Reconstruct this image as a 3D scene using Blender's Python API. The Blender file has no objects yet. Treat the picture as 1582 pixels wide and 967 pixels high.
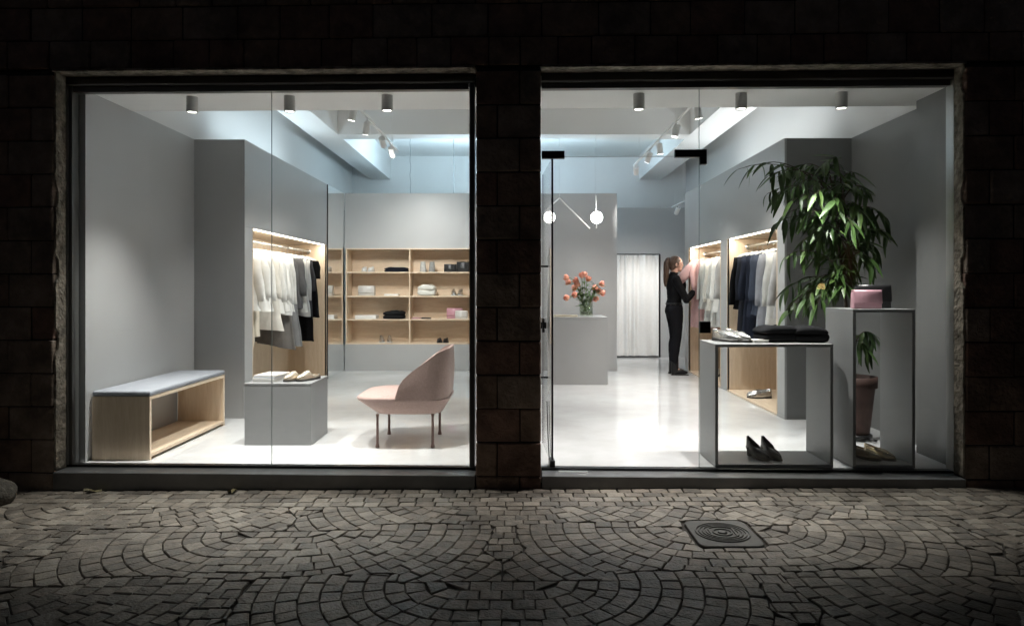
import bpy, bmesh, math, random
from mathutils import Vector, Matrix, Euler, noise
R = math.radians
sc = bpy.context.scene
col = sc.collection
random.seed(7)

# ------------------------------------------------------------------ camera, world, sun, exposure
F, CX, CY, CH = 1055.0, 799.0, 445.0, 1.25          # focal length (px), vanishing point (px), eye height over shop floor
cam_d = bpy.data.cameras.new('camera'); cam = bpy.data.objects.new('camera', cam_d); col.objects.link(cam)
cam.location = (0, 0, CH); cam.rotation_euler = (R(90), 0, 0)
cam_d.sensor_width = 36; cam_d.sensor_fit = 'HORIZONTAL'; cam_d.lens = 36 * F / 1582
cam_d.shift_x = (791 - CX) / 1582; cam_d.shift_y = (CY - 483.5) / 1582
cam_d.clip_start = 0.05; cam_d.clip_end = 500
sc.camera = cam
w = bpy.data.worlds.new('World'); sc.world = w; w.use_nodes = True
nt = w.node_tree; bg = nt.nodes['Background']
sky = nt.nodes.new('ShaderNodeTexSky'); sky.sky_type = 'NISHITA'; sky.sun_disc = False
sky.sun_elevation = R(-4); sky.sun_rotation = R(200)
nt.links.new(sky.outputs[0], bg.inputs[0]); bg.inputs[1].default_value = 0.4
sc.view_settings.view_transform = 'Standard'; sc.view_settings.look = 'None'
sc.view_settings.exposure = 0.3; sc.view_settings.gamma = 1
cy = sc.cycles
cy.use_denoising = True; cy.max_bounces = 10; cy.diffuse_bounces = 6; cy.glossy_bounces = 5
cy.transmission_bounces = 6; cy.transparent_max_bounces = 24
cy.caustics_reflective = True; cy.blur_glossy = 0.6; cy.caustics_refractive = False; cy.sample_clamp_indirect = 30

# ------------------------------------------------------------------ helpers
def P(px, py, Y):                                   # pixel + depth -> point in the shop
    return Vector(((px - CX) * Y / F, Y, CH - (py - CY) * Y / F))
WL = {}
def tag(o, label=None, cat=None, group=None, kind=None):
    if label: o['label'] = label
    if cat: o['category'] = cat
    if group: o['group'] = group
    if kind: o['kind'] = kind
    return o
def T(name, label, cat, loc=(0, 0, 0), rz=0, group=None):
    o = bpy.data.objects.new(name, None); col.objects.link(o)
    o.empty_display_size = 0.1
    o.location = loc; o.rotation_euler = (0, 0, rz); WL[o.name] = Vector(loc)
    return tag(o, label, cat, group)
def obj(name, verts, faces, mat, parent=None, local=False, smooth=False, mats=None, midx=None):
    verts = [Vector(v) for v in verts]
    lo = Vector([min(v[i] for v in verts) for i in range(3)]); hi = Vector([max(v[i] for v in verts) for i in range(3)])
    c = Vector(((lo.x + hi.x) / 2, (lo.y + hi.y) / 2, lo.z))
    me = bpy.data.meshes.new(name)
    me.from_pydata([v - c for v in verts], [], faces)
    for m in (mats or [mat]): me.materials.append(m)
    if midx: me.polygons.foreach_set('material_index', midx)
    if smooth: me.polygons.foreach_set('use_smooth', [True] * len(me.polygons))
    me.update()
    o = bpy.data.objects.new(name, me); col.objects.link(o)
    if parent:
        o.parent = parent
        o.location = c if local else c - WL[parent.name]
        WL[o.name] = c
    else:
        o.location = c; WL[o.name] = c
    return o
def fixnorm(o):
    bm = bmesh.new(); bm.from_mesh(o.data); bmesh.ops.recalc_face_normals(bm, faces=bm.faces); bm.to_mesh(o.data); bm.free()
    return o
BF = [(0, 3, 2, 1), (4, 5, 6, 7), (0, 1, 5, 4), (1, 2, 6, 5), (2, 3, 7, 6), (3, 0, 4, 7)]
def bxv(x0, x1, y0, y1, z0, z1):
    x0, x1 = min(x0, x1), max(x0, x1); y0, y1 = min(y0, y1), max(y0, y1); z0, z1 = min(z0, z1), max(z0, z1)
    return [(x0, y0, z0), (x1, y0, z0), (x1, y1, z0), (x0, y1, z0), (x0, y0, z1), (x1, y0, z1), (x1, y1, z1), (x0, y1, z1)]
def merge(*vfs):
    V, Fc = [], []
    for v, f in vfs:
        n = len(V); V += list(v); Fc += [tuple(i + n for i in q) for q in f]
    return V, Fc
def beveled(v, f, bev, seg=1):
    bm = bmesh.new(); vs = [bm.verts.new(p) for p in v]
    for q in f: bm.faces.new([vs[i] for i in q])
    bmesh.ops.bevel(bm, geom=list(bm.edges), offset=bev, segments=seg, affect='EDGES', profile=0.5)
    bm.verts.index_update()
    r = [v.co.copy() for v in bm.verts], [tuple(x.index for x in q.verts) for q in bm.faces]
    bm.free(); return r
def box(name, b, mat, parent=None, bev=0.0, local=False, seg=1):
    v, f = bxv(*b), BF
    if bev: v, f = beveled(v, f, bev, seg)
    return obj(name, v, f, mat, parent, local)
def boxes(name, bl, mat, parent=None, local=False):
    v, f = merge(*[(bxv(*b), BF) for b in bl])
    return obj(name, v, f, mat, parent, local)
def frames(pts):
    pts = [Vector(p) for p in pts]; out = []; up = None
    for i, p in enumerate(pts):
        t = (pts[min(i + 1, len(pts) - 1)] - pts[max(i - 1, 0)]).normalized()
        if up is None: up = Vector((0, 0, 1)) if abs(t.z) < .9 else Vector((0, 1, 0))
        a = up - t * up.dot(t)
        if a.length < 1e-5: a = Vector((1, 0, 0)) - t * t.x
        a.normalize(); b = t.cross(a); up = a; out.append((p, t, a, b))
    return out
def tubev(pts, rad, n=8, cap=True):
    V, Fc = [], []; fr = frames(pts)
    if not isinstance(rad, (list, tuple)): rad = [rad] * len(pts)
    for (p, t, a, b), r in zip(fr, rad):
        ra, rb = r if isinstance(r, (list, tuple)) else (r, r)
        for k in range(n):
            th = 2 * math.pi * k / n
            V.append(p + a * (ra * math.cos(th)) + b * (rb * math.sin(th)))
    for i in range(len(pts) - 1):
        for k in range(n):
            Fc.append((i * n + k, i * n + (k + 1) % n, (i + 1) * n + (k + 1) % n, (i + 1) * n + k))
    if cap:
        Fc.append(tuple(range(n - 1, -1, -1))); m = (len(pts) - 1) * n; Fc.append(tuple(range(m, m + n)))
    return V, Fc
def tube(name, pts, rad, mat, parent=None, n=8, local=False, smooth=True):
    v, f = tubev(pts, rad, n); o = obj(name, v, f, mat, parent, local, smooth)
    return fixnorm(o)
def lathev(prof, c=(0, 0, 0), n=24, cap=True):
    V, Fc = [], []; c = Vector(c)
    for r, z in prof:
        for k in range(n):
            th = 2 * math.pi * k / n; V.append(c + Vector((r * math.cos(th), r * math.sin(th), z)))
    for i in range(len(prof) - 1):
        for k in range(n): Fc.append((i * n + k, i * n + (k + 1) % n, (i + 1) * n + (k + 1) % n, (i + 1) * n + k))
    if cap:
        Fc.append(tuple(range(n - 1, -1, -1))); m = (len(prof) - 1) * n; Fc.append(tuple(range(m, m + n)))
    return V, Fc
def lathe(name, prof, c, mat, parent=None, n=24, local=False, smooth=True, cap=True):
    v, f = lathev(prof, c, n, cap); return fixnorm(obj(name, v, f, mat, parent, local, smooth))
def sphv(c, r, nu=12, nv=8):
    rx, ry, rz = r if isinstance(r, (list, tuple)) else (r, r, r)
    V, Fc = [], []
    for i in range(nv + 1):
        ph = math.pi * (i + (0.02 if i == 0 else -0.02 if i == nv else 0)) / nv
        for k in range(nu):
            th = 2 * math.pi * k / nu
            V.append((c[0] + rx * math.sin(ph) * math.cos(th), c[1] + ry * math.sin(ph) * math.sin(th), c[2] + rz * math.cos(ph)))
    for i in range(nv):
        for k in range(nu): Fc.append((i * nu + k, (i + 1) * nu + k, (i + 1) * nu + (k + 1) % nu, i * nu + (k + 1) % nu))
    Fc.append(tuple(range(nu))); Fc.append(tuple(range(nv * nu + nu - 1, nv * nu - 1, -1)))
    return V, Fc
def shade_auto(o, ang=40):
    me = o.data; me.polygons.foreach_set('use_smooth', [True] * len(me.polygons))
    try: me.set_sharp_from_angle(angle=R(ang))
    except Exception: pass
    return o
def xf(v, loc=(0, 0, 0), rz=0, s=1):
    m = Matrix.Rotation(rz, 3, 'Z'); loc = Vector(loc)
    return [m @ (Vector(p) * s) + loc for p in v]

# ------------------------------------------------------------------ materials
MC = {}
def mat(name, c, rough=0.5, metal=0.0, var=0.0, vs=3.0, bump=0.0, bs=40.0, bd=0.01, c2=None, spec=0.5, stretch=None, coat=0, sheen=0, emit=None, es=0, world=0.0):
    if name in MC: return MC[name]
    m = bpy.data.materials.new(name); m.use_nodes = True; MC[name] = m
    n, l = m.node_tree.nodes, m.node_tree.links
    b = n['Principled BSDF']
    b.inputs['Base Color'].default_value = (*c, 1); b.inputs['Roughness'].default_value = rough
    b.inputs['Metallic'].default_value = metal; b.inputs['Specular IOR Level'].default_value = spec
    if coat: b.inputs['Coat Weight'].default_value = coat; b.inputs['Coat Roughness'].default_value = 0.08
    if sheen: b.inputs['Sheen Weight'].default_value = sheen
    if emit: b.inputs['Emission Color'].default_value = (*emit, 1); b.inputs['Emission Strength'].default_value = es
    if var or bump:
        tc = n.new('ShaderNodeTexCoord'); mp = n.new('ShaderNodeMapping'); l.new((n.new('ShaderNodeNewGeometry').outputs['Position'] if world else tc.outputs['Object']), mp.inputs[0])
        if stretch: mp.inputs['Scale'].default_value = stretch
    if var:
        no = n.new('ShaderNodeTexNoise'); no.inputs['Scale'].default_value = vs; no.inputs['Detail'].default_value = 6
        no.inputs['Roughness'].default_value = 0.6; l.new(mp.outputs[0], no.inputs[0])
        mx = n.new('ShaderNodeMix'); mx.data_type = 'RGBA'
        d = c2 or tuple(x * (1 - var) for x in c)
        mx.inputs[6].default_value = (*c, 1); mx.inputs[7].default_value = (*d, 1)
        rg = n.new('ShaderNodeMapRange'); rg.inputs[1].default_value = 0.35; rg.inputs[2].default_value = 0.65
        l.new(no.outputs[0], rg.inputs[0]); l.new(rg.outputs[0], mx.inputs[0]); l.new(mx.outputs[2], b.inputs['Base Color'])
        if world:
            n3 = n.new('ShaderNodeTexNoise'); n3.inputs['Scale'].default_value = 1.7; n3.inputs['Detail'].default_value = 9; n3.inputs['Roughness'].default_value = 0.72; l.new(mp.outputs[0], n3.inputs[0])
            r3 = n.new('ShaderNodeMapRange'); r3.inputs[1].default_value = 0.48; r3.inputs[2].default_value = 0.62; r3.inputs[4].default_value = world; l.new(n3.outputs[0], r3.inputs[0])
            m3 = n.new('ShaderNodeMix'); m3.data_type = 'RGBA'; m3.inputs[7].default_value = (c[0] * .2, c[1] * .19, c[2] * .18, 1); l.new(r3.outputs[0], m3.inputs[0]); l.new(mx.outputs[2], m3.inputs[6]); l.new(m3.outputs[2], b.inputs['Base Color'])
    if bump:
        nb = n.new('ShaderNodeTexNoise'); nb.inputs['Scale'].default_value = bs; nb.inputs['Detail'].default_value = 8
        l.new(mp.outputs[0], nb.inputs[0]); bu = n.new('ShaderNodeBump'); bu.inputs['Strength'].default_value = bump
        bu.inputs['Distance'].default_value = bd; l.new(nb.outputs[0], bu.inputs['Height']); l.new(bu.outputs[0], b.inputs['Normal'])
    return m
def wood(name, c, c2, axis='Z'):
    if name in MC: return MC[name]
    m = bpy.data.materials.new(name); m.use_nodes = True; MC[name] = m
    n, l = m.node_tree.nodes, m.node_tree.links; b = n['Principled BSDF']; b.inputs['Roughness'].default_value = 0.45
    tc = n.new('ShaderNodeTexCoord'); mp = n.new('ShaderNodeMapping'); l.new(tc.outputs['Object'], mp.inputs[0])
    s = {'X': (0.6, 6, 6), 'Y': (6, 0.6, 6), 'Z': (6, 6, 0.6)}[axis]; mp.inputs['Scale'].default_value = s
    n1 = n.new('ShaderNodeTexNoise'); n1.inputs['Scale'].default_value = 1.3; n1.inputs['Detail'].default_value = 3; n1.inputs['Distortion'].default_value = 1.2
    l.new(mp.outputs[0], n1.inputs[0])
    mm = n.new('ShaderNodeMath'); mm.operation = 'MULTIPLY'; mm.inputs[1].default_value = 30; l.new(n1.outputs[0], mm.inputs[0])
    sn = n.new('ShaderNodeMath'); sn.operation = 'SINE'; l.new(mm.outputs[0], sn.inputs[0])
    n2 = n.new('ShaderNodeTexNoise'); n2.inputs['Scale'].default_value = 22; n2.inputs['Detail'].default_value = 4; l.new(mp.outputs[0], n2.inputs[0])
    ma = n.new('ShaderNodeMath'); ma.operation = 'MULTIPLY_ADD'; ma.inputs[1].default_value = 0.16; l.new(sn.outputs[0], ma.inputs[0]); l.new(n2.outputs[0], ma.inputs[2])
    rg = n.new('ShaderNodeMapRange'); rg.inputs[1].default_value = 0.2; rg.inputs[2].default_value = 0.8; l.new(ma.outputs[0], rg.inputs[0])
    mx = n.new('ShaderNodeMix'); mx.data_type = 'RGBA'; mx.inputs[6].default_value = (*c, 1); mx.inputs[7].default_value = (*c2, 1)
    l.new(rg.outputs[0], mx.inputs[0]); l.new(mx.outputs[2], b.inputs['Base Color'])
    return m
def thin_glass(name, tint=(0.97, 0.985, 0.98), base=0.035):
    m = bpy.data.materials.new(name); m.use_nodes = True
    n, l = m.node_tree.nodes, m.node_tree.links; n.remove(n['Principled BSDF']); out = n['Material Output']
    tr = n.new('ShaderNodeBsdfTransparent'); tr.inputs[0].default_value = (*tint, 1)
    gl = n.new('ShaderNodeBsdfGlossy'); gl.inputs['Roughness'].default_value = 0.005
    lw = n.new('ShaderNodeLayerWeight'); lw.inputs[0].default_value = 0.5
    pw = n.new('ShaderNodeMath'); pw.operation = 'POWER'; pw.inputs[1].default_value = 5; l.new(lw.outputs['Facing'], pw.inputs[0])
    ma = n.new('ShaderNodeMath'); ma.operation = 'MULTIPLY_ADD'; ma.inputs[1].default_value = 0.9; ma.inputs[2].default_value = base
    l.new(pw.outputs[0], ma.inputs[0]); mx = n.new('ShaderNodeMixShader'); l.new(ma.outputs[0], mx.inputs[0])
    l.new(tr.outputs[0], mx.inputs[1]); l.new(gl.outputs[0], mx.inputs[2]); l.new(mx.outputs[0], out.inputs[0])
    return m
def cloth(c, name=None):
    nm = name or 'fabric_%02d_%02d_%02d' % tuple(int(x * 99) for x in c)
    return mat(nm, c, rough=0.9, var=0.18, vs=9, bump=0.3, bs=150, bd=0.003, spec=0.2 if max(c) > .1 else .05)
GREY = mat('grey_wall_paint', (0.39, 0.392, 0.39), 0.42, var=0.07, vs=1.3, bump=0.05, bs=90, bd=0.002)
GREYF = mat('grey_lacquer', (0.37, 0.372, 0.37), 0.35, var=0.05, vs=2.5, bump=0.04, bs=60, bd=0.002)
GREYSHADE = mat('grey_wall_paint_shaded', (0.185, 0.187, 0.185), 0.45, var=0.12, vs=1.6, bump=0.06, bs=70, bd=0.002)  # shade of the dim right corner put into the grey colour
GREYT = mat('grey_table_lacquer', (0.24, 0.242, 0.242), 0.4, var=0.08, vs=3, bump=0.04, bs=60, bd=0.002)
WHITE = mat('white_wall_paint', (0.74, 0.74, 0.73), 0.6, var=0.05, vs=1.2)
WHITED = mat('white_metal', (0.72, 0.72, 0.71), 0.35)
PLY = wood('birch_plywood', (0.70, 0.57, 0.43), (0.6, 0.465, 0.33))
PLYX = wood('birch_plywood_level', (0.71, 0.58, 0.44), (0.61, 0.475, 0.34), 'X')
PLYY = wood('birch_plywood_long', (0.71, 0.58, 0.44), (0.61, 0.475, 0.34), 'Y')
GLASS = thin_glass('window_glass')
BLACKM = mat('black_metal', (0.012, 0.012, 0.013), 0.35, metal=0.3)
ALU = mat('dark_aluminium', (0.12, 0.12, 0.116), 0.38, metal=0.4, var=0.15, vs=6)
ALUL = mat('brushed_aluminium', (0.45, 0.45, 0.44), 0.35, metal=0.8)
STEEL = mat('rail_steel', (0.62, 0.6, 0.57), 0.3, metal=0.9)
LEDGE = mat('painted_steel_ledge', (0.17, 0.172, 0.172), 0.32, metal=0.1, var=0.25, vs=7, bump=0.06, bs=25, bd=0.003)
BULB = mat('lamp_glow', (1, 1, 1), 0.5, emit=(1, 0.95, 0.88), es=14)
GLOBE = mat('opal_globe', (1, 1, 1), 0.4, emit=(1, 0.96, 0.9), es=9)
LEDM = mat('led_strip_glow', (1, 1, 1), 0.5, emit=(1, 0.9, 0.76), es=6)

def spot(parent, loc, aim, power, size, blend=0.5, colr=(1, 0.975, 0.94), rad=0.03):
    d = bpy.data.lights.new('spot_beam', 'SPOT'); d.energy = power; d.spot_size = R(size); d.spot_blend = blend
    d.color = colr; d.shadow_soft_size = rad
    o = bpy.data.objects.new('spot_beam', d); col.objects.link(o)
    o.rotation_euler = (Vector(aim) - Vector(loc)).to_track_quat('-Z', 'Y').to_euler()
    o.parent = parent; o.location = Vector(loc) - WL[parent.name]
    return o
def area(parent, loc, rot, sx, sy, power, colr):
    d = bpy.data.lights.new('area_glow', 'AREA'); d.shape = 'RECTANGLE'; d.size = sx; d.size_y = sy; d.energy = power; d.color = colr
    o = bpy.data.objects.new('area_glow', d); col.objects.link(o)
    o.rotation_euler = rot
    o.parent = parent; o.location = Vector(loc) - WL[parent.name]
    return o

# ------------------------------------------------------------------ facade frame: u along the wall, v inward, glass at v = 0
FY, FA = 4.768, math.atan(-0.0274)
FC, FS = math.cos(FA), math.sin(FA)
def FU(px, v=0.0):
    k = (px - CX) / F; return (k * (FY + v * FC) + v * FS) / (FC - k * FS)
def FD(u, v): return FY + u * FS + v * FC              # depth from the camera
def FZ(py, u, v): return CH - (py - CY) * FD(u, v) / F
def FW(u, v, z): return Vector((u * FC - v * FS, FY + u * FS + v * FC, z))
def gz(x, y=0): return -0.1 + 0.0112 * x               # pavement rises gently to the right
VF = -0.165                                            # front face of the stone wall
UL, UR = FU(82.5, VF), FU(1492, VF)                    # outer jambs
PL, PR = FU(734.5, VF), FU(836.5, VF)                  # pier
ZT = 2.738                                             # top of the openings

# ------------------------------------------------------------------ pavement: fan pattern of setts
SETT = mat('sett_stone', (0.26, 0.222, 0.178), 0.46, var=0.5, vs=14, world=.75, bump=0.8, bs=70, bd=0.008, c2=(0.12, 0.104, 0.085))
SETT2 = mat('sett_stone_dark', (0.18, 0.152, 0.122), 0.45, var=0.5, vs=16, world=.7, bump=0.8, bs=75, bd=0.008, c2=(0.11, 0.1, 0.085))
SETT3 = mat('sett_stone_pale', (0.31, 0.268, 0.215), 0.48, var=0.4, vs=13, world=.7, bump=0.8, bs=65, bd=0.008, c2=(0.21, 0.19, 0.16))
BED = mat('joint_sand', (0.06, 0.052, 0.044), 0.95, var=0.4, vs=20, bump=0.6, bs=80, bd=0.01)
pav = obj('pavement', [(-16, -14, gz(-16) - .014), (16, -14, gz(16) - .014), (16, 4.95, gz(16) - .014), (-16, 4.95, gz(-16) - .014)], [(0, 1, 2, 3)], BED)
tag(pav, kind='structure')
XC, HS, RS, HL, PT = -0.07, 1.235, 0.69, 0.17, 0.0925     # fan columns, half spacing, row step, fan radius, ring pitch
fans = []
for j in range(-4, 6):
    yc = 3.84 - RS * (j - 0)
    for i in range(-4, 5):
        if (i + j) % 2: fans.append((XC + HS * i, yc))
fans.sort(key=lambda c: c[1])
def front_line(x): return FD(x, VF) - 0.01
def dseg(x, y, c): return math.hypot(max(0.0, abs(x - c[0]) - HL), y - c[1])
def owner(x, y):
    if y > front_line(x) - 0.36: return 's'
    for k in range(len(fans) - 1, -1, -1):
        c = fans[k]
        if y < c[1] + (.1 if abs(x - c[0]) > HL + .32 else 0) and dseg(x, y, c) < 0.62: return k
    for k, c in enumerate(fans):
        if y < c[1] + (.1 if abs(x - c[0]) > HL + .32 else 0) and dseg(x, y, c) < 1.0: return k
    best, bd = None, 9
    for k, c in enumerate(fans):
        if y < c[1] and dseg(x, y, c) < bd: best, bd = k, dseg(x, y, c)
    return best
MH = (0.945, 1.30, 3.53, 3.935)                         # manhole x0 x1 y0 y1
def inmh(x, y, m=0.0): return MH[0] - m < x < MH[1] + m and MH[2] - m < y < MH[3] + m
rs = random.Random(3)
setts = []
def hull(pts):
    pts = sorted(set(pts))
    def half(ps):
        h = []
        for p in ps:
            while len(h) > 1 and (h[-1][0] - h[-2][0]) * (p[1] - h[-2][1]) - (h[-1][1] - h[-2][1]) * (p[0] - h[-2][0]) <= 1e-9: h.pop()
            h.append(p)
        return h[:-1]
    return half(pts) + half(pts[::-1])
def add_sett(quad, own):
    cx = sum(p[0] for p in quad) / 4; cy_ = sum(p[1] for p in quad) / 4
    if not (-4.3 < cx < 4.3 and 1.9 < cy_): return
    quad = [(x + rs.uniform(-.0028, .0028), y + rs.uniform(-.0028, .0028)) for x, y in quad]
    (ax, ay), (bx, by), (dx, dy), (ex, ey) = quad; pts = []; ng = 7; tot = 0
    for i in range(ng):
        for j in range(ng):
            a, b = i / (ng - 1), j / (ng - 1); x = (ax * (1 - a) + bx * a) * (1 - b) + (ex * (1 - a) + dx * a) * b; y = (ay * (1 - a) + by * a) * (1 - b) + (ey * (1 - a) + dy * a) * b
            if y < front_line(x) and not inmh(x, y, .008) and owner(x, y) == own: pts.append((x, y))
    fr = len(pts) / ng ** 2
    if fr < .16: return
    q = quad if fr == 1 else hull(pts)
    if len(q) < 3: return
    n = len(q); a = abs(sum(q[i][0] * q[(i + 1) % n][1] - q[(i + 1) % n][0] * q[i][1] for i in range(n))) / 2
    if a > 0.0007:
        if fr < 1: cx = sum(p[0] for p in q) / n; cy_ = sum(p[1] for p in q) / n; q = [(cx + (x - cx) * .985, cy_ + (y - cy_) * .985) for x, y in q]
        if sum(q[i][0] * q[(i + 1) % n][1] - q[(i + 1) % n][0] * q[i][1] for i in range(n)) < 0: q = q[::-1]
        setts.append((cx, cy_, q))
def ring_pt(c, sa, r, rm):
    q = rm * math.pi / 2
    if sa < q: a = math.pi + sa / rm; return (c[0] - HL + r * math.cos(a), c[1] + r * math.sin(a))
    if sa < q + 2 * HL: return (c[0] - HL + sa - q, c[1] - r)
    a = 1.5 * math.pi + (sa - q - 2 * HL) / rm; return (c[0] + HL + r * math.cos(a), c[1] + r * math.sin(a))
for k, c in enumerate(fans):
    for r_ in range(0, 16):
        r0, r1 = r_ * PT + .002, (r_ + 1) * PT - .002; rm = (r0 + r1) / 2; tl_ = math.pi * rm + 2 * HL
        n = max(4, int(round(tl_ / 0.094))); e = [(a_ + rs.uniform(-.16, .16)) * tl_ / n for a_ in range(-2, n + 3)] if rm > .3 else [a_ * tl_ / n for a_ in range(n + 1)]
        for s0, s1 in zip(e, e[1:]):
            s0 += .002; s1 -= .002
            add_sett([ring_pt(c, s0, r0, rm), ring_pt(c, s0, r1, rm), ring_pt(c, s1, r1, rm), ring_pt(c, s1, r0, rm)], k)
for row in range(4):
    x = -4.2 + row * .04
    while x < 4.2:
        wd = rs.uniform(.095, .125); y1 = front_line(x) - row * .09 - .003
        add_sett([(x + .003, y1 - .084), (x + wd - .003, y1 - .084), (x + wd - .003, y1), (x + .003, y1)], 's'); x += wd
def sett_geo(cx, cy_, q):
    g = gz(cx) + rs.uniform(-.003, .002); tx, ty = rs.uniform(-.035, .035), rs.uniform(-.035, .035)
    V = []; n = len(q)
    for s, dz in ((1.0, -.03), (1.0, -.004), (.93, 0.0)):
        for (x, y) in q:
            X = cx + (x - cx) * s; Y = cy_ + (y - cy_) * s
            V.append((X, Y, g + dz + (tx * (X - cx) + ty * (Y - cy_) if dz > -.02 else 0)))
    V.append((cx + rs.uniform(-.008, .008), cy_ + rs.uniform(-.008, .008), g + rs.uniform(.0, .003)))
    Fc = []
    for a in (0, n):
        for i in range(n): Fc.append((a + i, a + (i + 1) % n, a + n + (i + 1) % n, a + n + i))
    for i in range(n): Fc.append((2 * n + i, 2 * n + (i + 1) % n, 3 * n))
    return V, Fc
vis = sorted([s for s in setts if abs((s[0] * F / s[1]) + 8) < 800 and s[1] > 2.66], key=lambda s: s[1])
near = set(id(s) for s in vis[:300]); rest = []
for s in setts:
    v, f = sett_geo(*s); m = rs.choice([SETT, SETT, SETT2, SETT3])
    if id(s) in near: fixnorm(obj('sett', v, f, m, pav))
    else: rest.append((v, f, m))
V, Fc, mi = [], [], []
ms = [SETT, SETT2, SETT3]
for v, f, m in rest:
    n = len(V); V += v; Fc += [tuple(i + n for i in q) for q in f]; mi += [ms.index(m)] * len(f)
so = fixnorm(obj('sett_field', V, Fc, SETT, pav, mats=ms, midx=mi)); so['kind'] = 'stuff'

# manhole cover
IRON = mat('cast_iron', (0.1, 0.096, 0.088), 0.5, metal=0.3, var=0.3, vs=20, bump=0.3, bs=120, bd=0.004)
mc = ((MH[0] + MH[1]) / 2, (MH[2] + MH[3]) / 2); mz = gz(mc[0])
mh = T('manhole_cover', 'cast iron manhole cover with concentric rings set in the cobbles', 'manhole cover', (mc[0], mc[1], mz - .02))
v, f = beveled(bxv(MH[0] + .006, MH[1] - .006, MH[2] + .006, MH[3] - .006, mz - .02, mz + .001), BF, .004)
bm = bmesh.new(); bvs = [bm.verts.new(p) for p in v]; [bm.faces.new([bvs[i] for i in q]) for q in f]; bm.free()
def rrect(x0, x1, y0, y1, r, n=5):
    o = []
    for cx_, cy2, a0 in ((x1 - r, y1 - r, 0), (x0 + r, y1 - r, 90), (x0 + r, y0 + r, 180), (x1 - r, y0 + r, 270)):
        for k in range(n + 1): a = R(a0 + 90 * k / n); o.append((cx_ + r * math.cos(a), cy2 + r * math.sin(a)))
    return o
def prism(poly, z0, z1, bev=0.0):
    n = len(poly); cx_ = sum(p[0] for p in poly) / n; cy2 = sum(p[1] for p in poly) / n
    V = [(x, y, z0) for x, y in poly] + [(x, y, z1 - bev) for x, y in poly]; L = 2
    if bev:
        for x, y in poly:
            d = math.hypot(x - cx_, y - cy2); s = (d - bev) / d; V.append((cx_ + (x - cx_) * s, cy2 + (y - cy2) * s, z1))
        L = 3
    Fc = [tuple(range(n - 1, -1, -1)), tuple(range((L - 1) * n, L * n))]
    for a in range(L - 1):
        for i in range(n): Fc.append((a * n + i, a * n + (i + 1) % n, (a + 1) * n + (i + 1) % n, (a + 1) * n + i))
    return V, Fc
v, f = prism(rrect(MH[0] + .006, MH[1] - .006, MH[2] + .006, MH[3] - .006, .05), mz - .02, mz + .002, .004)
obj('cover_plate', v, f, IRON, mh)
for rr in (.05, .085, .105, .125, .143):
    V, Fc = [], []; n = 40
    for k in range(n):
        a = 2 * math.pi * k / n
        for dr, dz in ((-.005, 0), (-.003, .006), (.003, .006), (.005, 0)):
            V.append((mc[0] + (rr + dr) * math.cos(a), mc[1] + (rr + dr) * math.sin(a), mz + .0025 + dz))
    for k in range(n):
        for i in range(3): Fc.append((k * 4 + i, ((k + 1) % n) * 4 + i, ((k + 1) % n) * 4 + i + 1, k * 4 + i + 1))
    fixnorm(obj('raised_ring', V, Fc, IRON, mh))
for sx in (-1, 1):
    box('raised_bar', (mc[0] + sx * .066 - .005, mc[0] + sx * .066 + .005, mc[1] - .06, mc[1] + .06, mz + .0025, mz + .009), IRON, mh)
lathe('centre_boss', [(.026, 0), (.024, .006), (.012, .009), (.0005, .0095)], (mc[0], mc[1], mz + .0025), IRON, mh, n=20)

# ------------------------------------------------------------------ stone facade
def stone_mat(name, c, c2):
    m = mat(name, c, 0.8, var=1, vs=7, bump=0.9, bs=35, bd=0.02, c2=c2, world=.6); return m
STM = [stone_mat('wall_stone', (0.32, 0.225, 0.165), (0.18, 0.12, 0.085)), stone_mat('wall_stone_red', (0.29, 0.175, 0.13), (0.16, 0.1, 0.075)),
       stone_mat('wall_stone_grey', (0.35, 0.275, 0.215), (0.2, 0.15, 0.115))]
MORT = mat('dark_mortar', (0.035, 0.03, 0.026), 0.95, bump=0.6, bs=60, bd=0.01)
PLAST = mat('peeling_plaster', (0.33, 0.29, 0.23), 0.85, var=1, vs=9, bump=1.0, bs=28, bd=0.03, c2=(0.1, 0.085, 0.065))
fac = T('stone_facade', 'dark coursed stone wall framing the two lit shop windows', 'wall', (0, FY, 0), FA)
rf = random.Random(11)
def stone(u0, u1, z0, z1, vb=None, deep=False):
    j = .004; v0 = VF + rf.uniform(-.006, .008); v1 = (-0.002 if deep else VF + .035)
    vv = bxv(u0 + j, u1 - j, v0, v1, z0 + j, z1 - j)
    vv = [(x + rf.uniform(-.002, .002), y, z + rf.uniform(-.002, .002)) for x, y, z in vv]
    v, f = beveled(vv, BF, rf.uniform(.004, .008)); obj('stone', v, f, rf.choice(STM), fac, local=True)
CP = 0.228; Z0 = -0.02
for c in range(-2, 16):
    z0 = Z0 + CP * c; z1 = z0 + CP; zz0 = z0
    if z1 <= ZT + .03:
        z1 = min(z1, ZT) if c == 11 else z1
        # pier
        s = 0.67 if c % 2 else 0.33; um = PL + (PR - PL) * s
        stone(PL, um, z0, z1); stone(um, PR, z0, z1)
        for side in (-1, 1):
            e = UL if side < 0 else UR; ln = [.16, .32][c % 2] ; x = e
            stone(min(x, x + side * ln), max(x, x + side * ln), z0, z1, deep=True); x += side * ln
            while abs(x - e) < 1.35:
                ln = rf.uniform(.2, .36); stone(min(x, x + side * ln), max(x, x + side * ln), z0, z1); x += side * ln
    else:
        x = UL - 1.4 + (c % 2) * .12
        z0 = max(z0, ZT + .012)
        while x < UR + 1.35:
            ln = rf.uniform(.2, .3) if c == 12 else rf.uniform(.24, .4)
            stone(x, x + ln, z0, z1); x += ln
ZR = Z0 + CP * 16
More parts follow.
